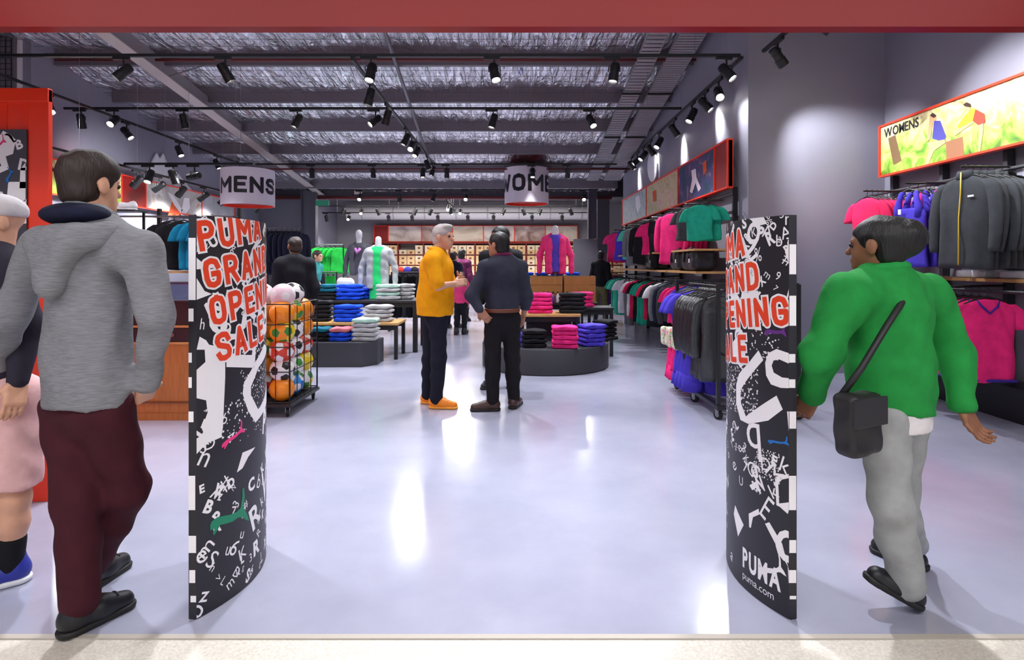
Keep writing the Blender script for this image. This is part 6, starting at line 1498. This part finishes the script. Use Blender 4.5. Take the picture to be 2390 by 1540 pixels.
    if top.get('under'):
        b_ = SDF(h, 0.03); b_.cone(pel - UPV * 0.04, pel + UPV * 0.06, wr_ - 0.012, wr_ - 0.012, flat); b_.cut((pel.x, pel.y, hem - 0.065), (0, 0, -1)); b_.cut((pel.x, pel.y, hem + 0.03), (0, 0, 1)); b_.obj('undershirt', top['under'], t)
    # trousers
    lb = bottom.get('loose', 0.012)
    a = SDF(h, 0.04)
    a.cone(J['pelvis'] + UPV * 0.03, J['pelvis'] - UPV * 0.05, 0.118 * g + lb, 0.128 * g + lb, (f, 1.4))
    for q in 'LR':
        H_, K_, A_ = J['hip' + q], J['kn' + q], J['an' + q]
        a.cone(H_, K_, 0.08 * g + lb, 0.058 * g + lb, k=0.04)
        if not bottom.get('shorts'):
            M_ = K_ * 0.6 + A_ * 0.4
            a.cone(K_, M_, 0.06 * g + lb, 0.055 * g + lb, k=0.03); a.cone(M_, A_ + UPV * bottom.get('rise', 0.0), 0.055 * g + lb, bottom.get('cuff', 0.045) * g + lb, k=0.03)
    if bottom.get('shorts'):
        a.cut((0, 0, bottom['shorts']), (0, 0, -1))
    a.cut((pel.x, pel.y, bottom.get('waist_z', J['pelvis'].z + 0.1)), (0, 0, 1)); a.post = folds(0.005, 1.6, base.y * 2); a.obj('trousers' if not bottom.get('shorts') else 'shorts', bottom['mat'], t)
    if bottom.get('belt'):
        b_ = SDF(0.009, 0.01); bz = bottom['waist_z']
        b_.cone(Vector((pel.x, pel.y, bz - 0.05)), Vector((pel.x, pel.y, bz + 0.05)), 0.137 * g + max(lb, lo) + 0.018, 0.137 * g + max(lb, lo) + 0.018, flat); b_.cut((0, 0, bz + 0.018), (0, 0, 1)); b_.cut((0, 0, bz - 0.02), (0, 0, -1)); b_.obj('belt', bottom['belt'], t)
    for q in 'LR':
        shoe(t, J['heel' + q], J['toe' + q], shoes[0], shoes[1], shoes[2] if len(shoes) > 2 else 1.0, shoes[3] if len(shoes) > 3 else False)
        if bottom.get('sock'):
            A_, K_ = J['an' + q], J['kn' + q]; b_ = SDF(0.009, 0.02); b_.cone(A_ - UPV * 0.02, A_ * 0.6 + K_ * 0.4, 0.044, 0.05); b_.obj('sock', bottom['sock'], t)
    return t
def feet(J, q, toe_dir, length=0.27, back=0.075, z=0.0):
    d = Vector(toe_dir).normalized(); A = J['an' + q]; h = Vector((A[0], A[1], z)) - Vector((d.x, d.y, 0)) * back; J['heel' + q] = h; J['toe' + q] = h + d * length
def std(px, D, H, f, lean=0.0, arms=0.0, dx=0.0):
    """relaxed standing pose for a person of height H"""
    f, r = frame(f); X = (px - CX) * D / FPX + dx; b_ = Vector((X, D, 0)); k = H / 1.75; J = {}
    def at(x, y, z): return b_ + r * x * k + f * y * k + UPV * z * H
    J['head'] = at(0, 0.03 + lean, 0.935); J['neck'] = at(0, -0.01 + lean * 0.8, 0.845); J['pelvis'] = at(0, 0, 0.53)
    for q, s in (('L', -1), ('R', 1)):
        J['sh' + q] = at(s * 0.175, -0.01 + lean * 0.7, 0.81); J['el' + q] = at(s * 0.235, -0.03 + lean * 0.5, 0.635); J['wr' + q] = at(s * 0.22, 0.06 + arms, 0.50 + arms * 0.5)
        J['hip' + q] = at(s * 0.085, 0, 0.5); J['kn' + q] = at(s * 0.1, 0.03 * s, 0.28); J['an' + q] = at(s * 0.1, 0.06 * s - 0.02, 0.05); feet(J, q, f * 1.0 + r * s * 0.2, 0.26 * k)
    return J
HAIR_B = mat('hair_brown', (44, 30, 26), 0.55, bump=0.5, bscale=120, stretch=(1, 1, 0.15)); HAIR_K = mat('hair_black', (14, 12, 14), 0.5, bump=0.5, bscale=120, stretch=(1, 1, 0.15)); HAIR_G = mat('hair_grey', (188, 182, 178), 0.6, bump=0.5, bscale=120)
SH_K = mat('shoe_black', (22, 22, 28), 0.45); SH_BR = mat('shoe_brown', (66, 42, 34), 0.35); SH_OR = mat('shoe_orange', (246, 140, 20), 0.45); SOLE_K = mat('sole_black', (26, 24, 24), 0.6)
MARL = mat('grey_marl', (128, 128, 134), 0.9, var=0.2, scale=90, bump=0.15, bscale=160, stretch=(0.3, 0.3, 2.5))
NAVYC = cloth((26, 28, 52))
def Q(D):
    def p(px, py, dd=0.0): return PX(px, py, D + dd)
    return p
# ---- man in the grey hooded top, walking in on the left
p = Q(2.2); J = dict(head=p(212, 432, 0.02), neck=p(210, 522, 0.0), shL=p(92, 588, 0.09), shR=p(330, 590, -0.09), elL=p(18, 745, 0.08), elR=p(366, 735, -0.1), wrL=p(-12, 885, 0.22), wrR=p(343, 900, 0.0), pelvis=p(205, 912, 0), hipL=p(160, 950, 0.04), hipR=p(246, 950, -0.02), knL=p(180, 1175, 0.0), knR=p(298, 1140, 0.1), anL=p(186, 1400, -0.06), anR=p(214, 1318, 0.22))
f = (0.4, 0.9)
feet(J, 'L', (0.5, 0.85, 0), 0.27); feet(J, 'R', (0.15, 0.95, 0), 0.27)
J['hdR'] = Vector((-0.5, 0.6, -0.7)); J['thR'] = Vector((0.3, 0.9, 0))
P1 = person('person in a grey marl hooded top and maroon trousers walking in at left', J, f, SKIN, HAIR_B, 'full', dict(mat=MARL, hem=0.82, sleeve='long', loose=0.018, waist=0.158, hood=True, name='hooded_top', collar=cloth((120, 124, 128)), collar_r=0.026, fold=0.007, fsc=1.6), dict(mat=cloth((66, 22, 34)), loose=0.016, cuff=0.05), (SH_K, SOLE_K), headf=(0.3, 0.95), g=1.0)
n = J['neck']; fv, rv = frame(f)
top1 = [c for c in P1.children if c.name.startswith('hooded_top')][0]
a = SDF(0.009, 0.02); a.ell(n - fv * 0.05 + UPV * 0.03, (0.14, 0.1, 0.045), [list(rv), list(fv), [0, 0, 1]]); a.obj('hood_lining', NAVYC, top1)
hem = MB(); 
# ---- person in pink shorts at the left edge
p = Q(2.47); J = dict(head=p(-14, 516, 0), neck=p(-14, 602, 0), shL=p(28, 640, -0.05), shR=p(-120, 640, 0.05), elL=p(58, 760, -0.05), elR=p(-160, 760, 0), wrL=p(40, 890, -0.12), wrR=p(-150, 890, -0.1), pelvis=p(-20, 905, 0), hipL=p(28, 930, -0.03), hipR=p(-68, 930, 0.03), knL=p(36, 1160, -0.04), knR=p(-90, 1140, 0.05), anL=p(24, 1325, -0.02), anR=p(-120, 1310, 0.1))
feet(J, 'L', (-0.75, -0.6, 0), 0.27); feet(J, 'R', (-0.8, -0.5, 0), 0.27)
f2 = (-0.55, -0.83)
P2 = person('person in pale pink shorts and dark top cut off by the left edge', J, f2, SKIN, None, 'short', dict(mat=cloth((44, 40, 54)), hem=0.83, sleeve='long', loose=0.02, name='top'), dict(mat=cloth((226, 178, 178)), loose=0.035, shorts=0.42, sock=cloth((20, 20, 24))), (mat('shoe_blue', (40, 50, 150), 0.45), SOLE_W))
a = SDF(0.009, 0.02); hc = J['head']; fq, rq = frame(f2); a.ell(hc + UPV * 0.045 - fq * 0.01, (0.092, 0.11, 0.075), [list(rq), list(fq), [0, 0, 1]]); a.cut(hc + UPV * 0.02, (0, 0, -1)); a.cone(hc + fq * 0.07 + UPV * 0.035, hc + fq * 0.15 + UPV * 0.03, 0.06, 0.05, (tuple(UPV), 5.0)); a.obj('cap', cloth((206, 200, 204)), P2)
# ---- person in the green jacket on the right
p = Q(2.3); J = dict(head=p(2046, 573, 0.0), neck=p(2062, 652, 0), shL=p(1972, 694, -0.1), shR=p(2168, 694, 0.1), elL=p(1915, 830, -0.1), elR=p(2228, 826, 0.06), wrL=p(1893, 925, 0.0), wrR=p(2248, 950, -0.04), pelvis=p(2078, 930, 0), hipL=p(2062, 965, -0.06), hipR=p(2110, 965, 0.06), knL=p(2080, 1180, -0.08), knR=p(2095, 1165, 0.12), anL=p(2118, 1376, -0.04), anR=p(2125, 1275, 0.3))
J['heelL'] = Vector(p(2150, 1424, -0.045)); J['heelL'].z = 0.002; J['toeL'] = J['heelL'] + Vector((-0.215, 0.03, 0.115)); feet(J, 'R', (-0.5, 0.8, 0), 0.25)
J['hdL'] = Vector((-0.1, 0.5, -0.8)); J['hdR'] = Vector((0.35, -0.1, -0.75)); J['thL'] = Vector((-0.7, 0.6, 0)); J['thR'] = Vector((-0.6, -0.3, 0))
f3 = (-0.5, 0.866)
P3 = person('person in a loose green zip jacket and pale grey trousers walking at right', J, f3, SKIN_D, HAIR_K, 'bun', dict(mat=cloth((34, 140, 62)), hem=0.775, sleeve='long', loose=0.03, fold=0.007, fsc=1.7, chest=0.15, waist=0.15, flat=1.2, under=cloth((226, 220, 222)), name='jacket', collar=cloth((38, 150, 70))), dict(mat=cloth((158, 160, 160)), loose=0.016, cuff=0.052, rise=0.02), (SH_K, SOLE_K, 1.0, True), headf=(-0.62, 0.78), hs=0.95, g=0.95)
bag = thing('shoulder_bag', 'black shoulder bag hanging at the hip of the green jacket wearer', 'bag', p(2000, 1050, -0.2))
c = p(2003, 988, -0.24); a = SDF(0.009, 0.02); a.box(c, (0.085, 0.045, 0.11), [[0.9, 0.43, 0], [-0.43, 0.9, 0], [0, 0, 1]], 0.025); a.post = folds(0.004, 1.5, 1.0); a.obj('pouch', mat('bag_black', (28, 26, 30), 0.5), bag)
MB().box((-0.087, -0.052, 0.0), (0.087, -0.04, 0.1), 0.004, M=Matrix.Translation(c) @ Matrix.Rotation(0.44, 4, 'Z')).obj('flap', mat('bag_flap', (40, 38, 44), 0.5), bag)
MB().tube([c + Vector((-0.06, 0, 0.1)), p(2010, 860, -0.235), p(2070, 760, -0.22), p(2130, 668, -0.09), p(2140, 645, 0.06), p(2100, 690, 0.2)], 0.012, 8).obj('strap', mat('bag_black', (28, 26, 30), 0.5), bag, True)
# ---- man in the orange polo shirt
p = Q(5.5); J = dict(head=p(1035, 553, 0), neck=p(1020, 592, 0), shL=p(1030, 608, 0.17), shR=p(1008, 610, -0.17), elL=p(1052, 668, 0.2), elR=p(1022, 668, -0.22), wrL=p(1070, 654, 0.05), wrR=p(1060, 662, -0.16), pelvis=p(1016, 722, 0), hipL=p(1008, 735, 0.085), hipR=p(1022, 735, -0.085), knL=p(1003, 838, 0.1), knR=p(1024, 838, -0.07), anL=p(998, 924, 0.14), anR=p(1018, 934, -0.05))
feet(J, 'L', (0.95, -0.2, 0), 0.28); feet(J, 'R', (0.97, -0.15, 0), 0.29)
J['bkR'] = Vector((0, -0.3, 0.5)); J['bkL'] = Vector((0.2, -0.2, 0.8)); J['thR'] = Vector((0.1, 0.5, 0.8)); J['thL'] = Vector((0, -0.3, 0.9))
P4 = person('grey-haired person in an orange polo shirt, dark jeans and orange trainers', J, (0.93, -0.3), SKIN, HAIR_G, 'quiff', dict(mat=cloth((250, 166, 8)), hem=0.875, sleeve='short', loose=0.014, waist=0.176, chest=0.16, name='polo_shirt', collar=cloth((244, 160, 10)), collar_r=0.014, flat=1.1), dict(mat=cloth((26, 28, 42)), loose=0.012), (SH_OR, mat('sole_orange', (250, 170, 60), 0.5)), headf=(0.9, -0.42), h=0.012)
# ---- man in the dark blue shirt seen from behind
p = Q(5.38); J = dict(head=p(1163, 572, 0), neck=p(1174, 606, 0), shL=p(1132, 626, -0.05), shR=p(1214, 626, 0.05), elL=p(1100, 690, -0.1), elR=p(1230, 690, 0.05), wrL=p(1120, 724, -0.14), wrR=p(1222, 735, 0.16), pelvis=p(1172, 728, 0), hipL=p(1152, 742, -0.02), hipR=p(1193, 742, 0.02), knL=p(1150, 840, -0.01), knR=p(1196, 840, 0.03), anL=p(1150, 934, -0.02), anR=p(1199, 930, 0.08))
feet(J, 'L', (-0.9, -0.1, 0), 0.29); feet(J, 'R', (0.3, 0.9, 0), 0.28)
J['hdL'] = Vector((0.6, 0.1, -0.75)); J['bkL'] = Vector((0, -1, 0.1)); J['thL'] = Vector((-0.6, 0.2, -0.4))
P5 = person('dark-haired person in a dark blue shirt and black trousers, hand on hip', J, (-0.25, 0.97), mat('skin_tan', (176, 122, 94), 0.55), HAIR_K, 'short', dict(mat=cloth((52, 54, 68)), hem=0.92, sleeve='long', loose=0.014, waist=0.138, name='shirt', collar=cloth((120, 40, 80)), collar_r=0.016), dict(mat=cloth((24, 22, 26)), loose=0.012, waist_z=0.93, belt=mat('belt_brown', (110, 56, 36), 0.5)), (SH_BR, SOLE_K), headf=(-0.8, 0.6), h=0.012)
# ---- the other shoppers
def other(px, D, H, f, label, skin, hair, hs, topc, botc, sleeve='long', top_name='top', shoes=(SH_K, SOLE_K), hf=None, lean=0.0, arms=0.0, hoff=0.0):
    J = std(px, D, H, f, lean, arms)
    return person(label, J, f, skin, hair, hs, dict(mat=cloth(topc), hem=J['pelvis'].z - 0.03 + hoff, sleeve=sleeve, loose=0.016, name=top_name), dict(mat=cloth(botc), loose=0.012), shoes, headf=hf, g=H / 1.75, hs=max(0.85, H / 1.75), h=0.015)
other(1168, 6.4, 1.77, (-0.3, -0.95), 'person in black standing hidden behind the dark blue shirt', SKIN_D, HAIR_K, 'short', (24, 24, 30), (22, 22, 28), hf=(-0.8, -0.5))
other(688, 6.9, 1.68, (-0.35, 0.93), 'person in black jacket with brown cap-like hair behind the football cage', SKIN_D, HAIR_B, 'short', (22, 22, 30), (24, 24, 30), hf=(-0.6, 0.8))
other(1075, 11.2, 1.2, (0.2, 0.95), 'child in a bright pink shirt and black trousers between the two men', SKIN, HAIR_B, 'short', (240, 70, 130), (24, 24, 30))
other(1058, 12.4, 1.63, (0.5, 0.8), 'person in a navy t-shirt browsing behind the child in pink', SKIN, HAIR_B, 'short', (24, 28, 46), (40, 44, 60), 'short')
other(1078, 13.8, 1.72, (0.3, 0.95), 'long-haired person in purple further back between the two men', SKIN, HAIR_K, 'long', (120, 50, 90), (30, 30, 36))
other(1402, 13.4, 1.66, (0.5, 0.85), 'person in a black top and khaki trousers by the right-hand racks', SKIN_D, HAIR_K, 'short', (22, 22, 26), (110, 100, 70))
other(722, 11.0, 1.62, (0.9, -0.2), 'stooping person in a teal shirt behind the left tables', SKIN, HAIR_B, 'short', (60, 150, 150), (40, 40, 50), 'short', lean=0.16, arms=0.1)
# the prototype spotlight must not stay untagged at the origin
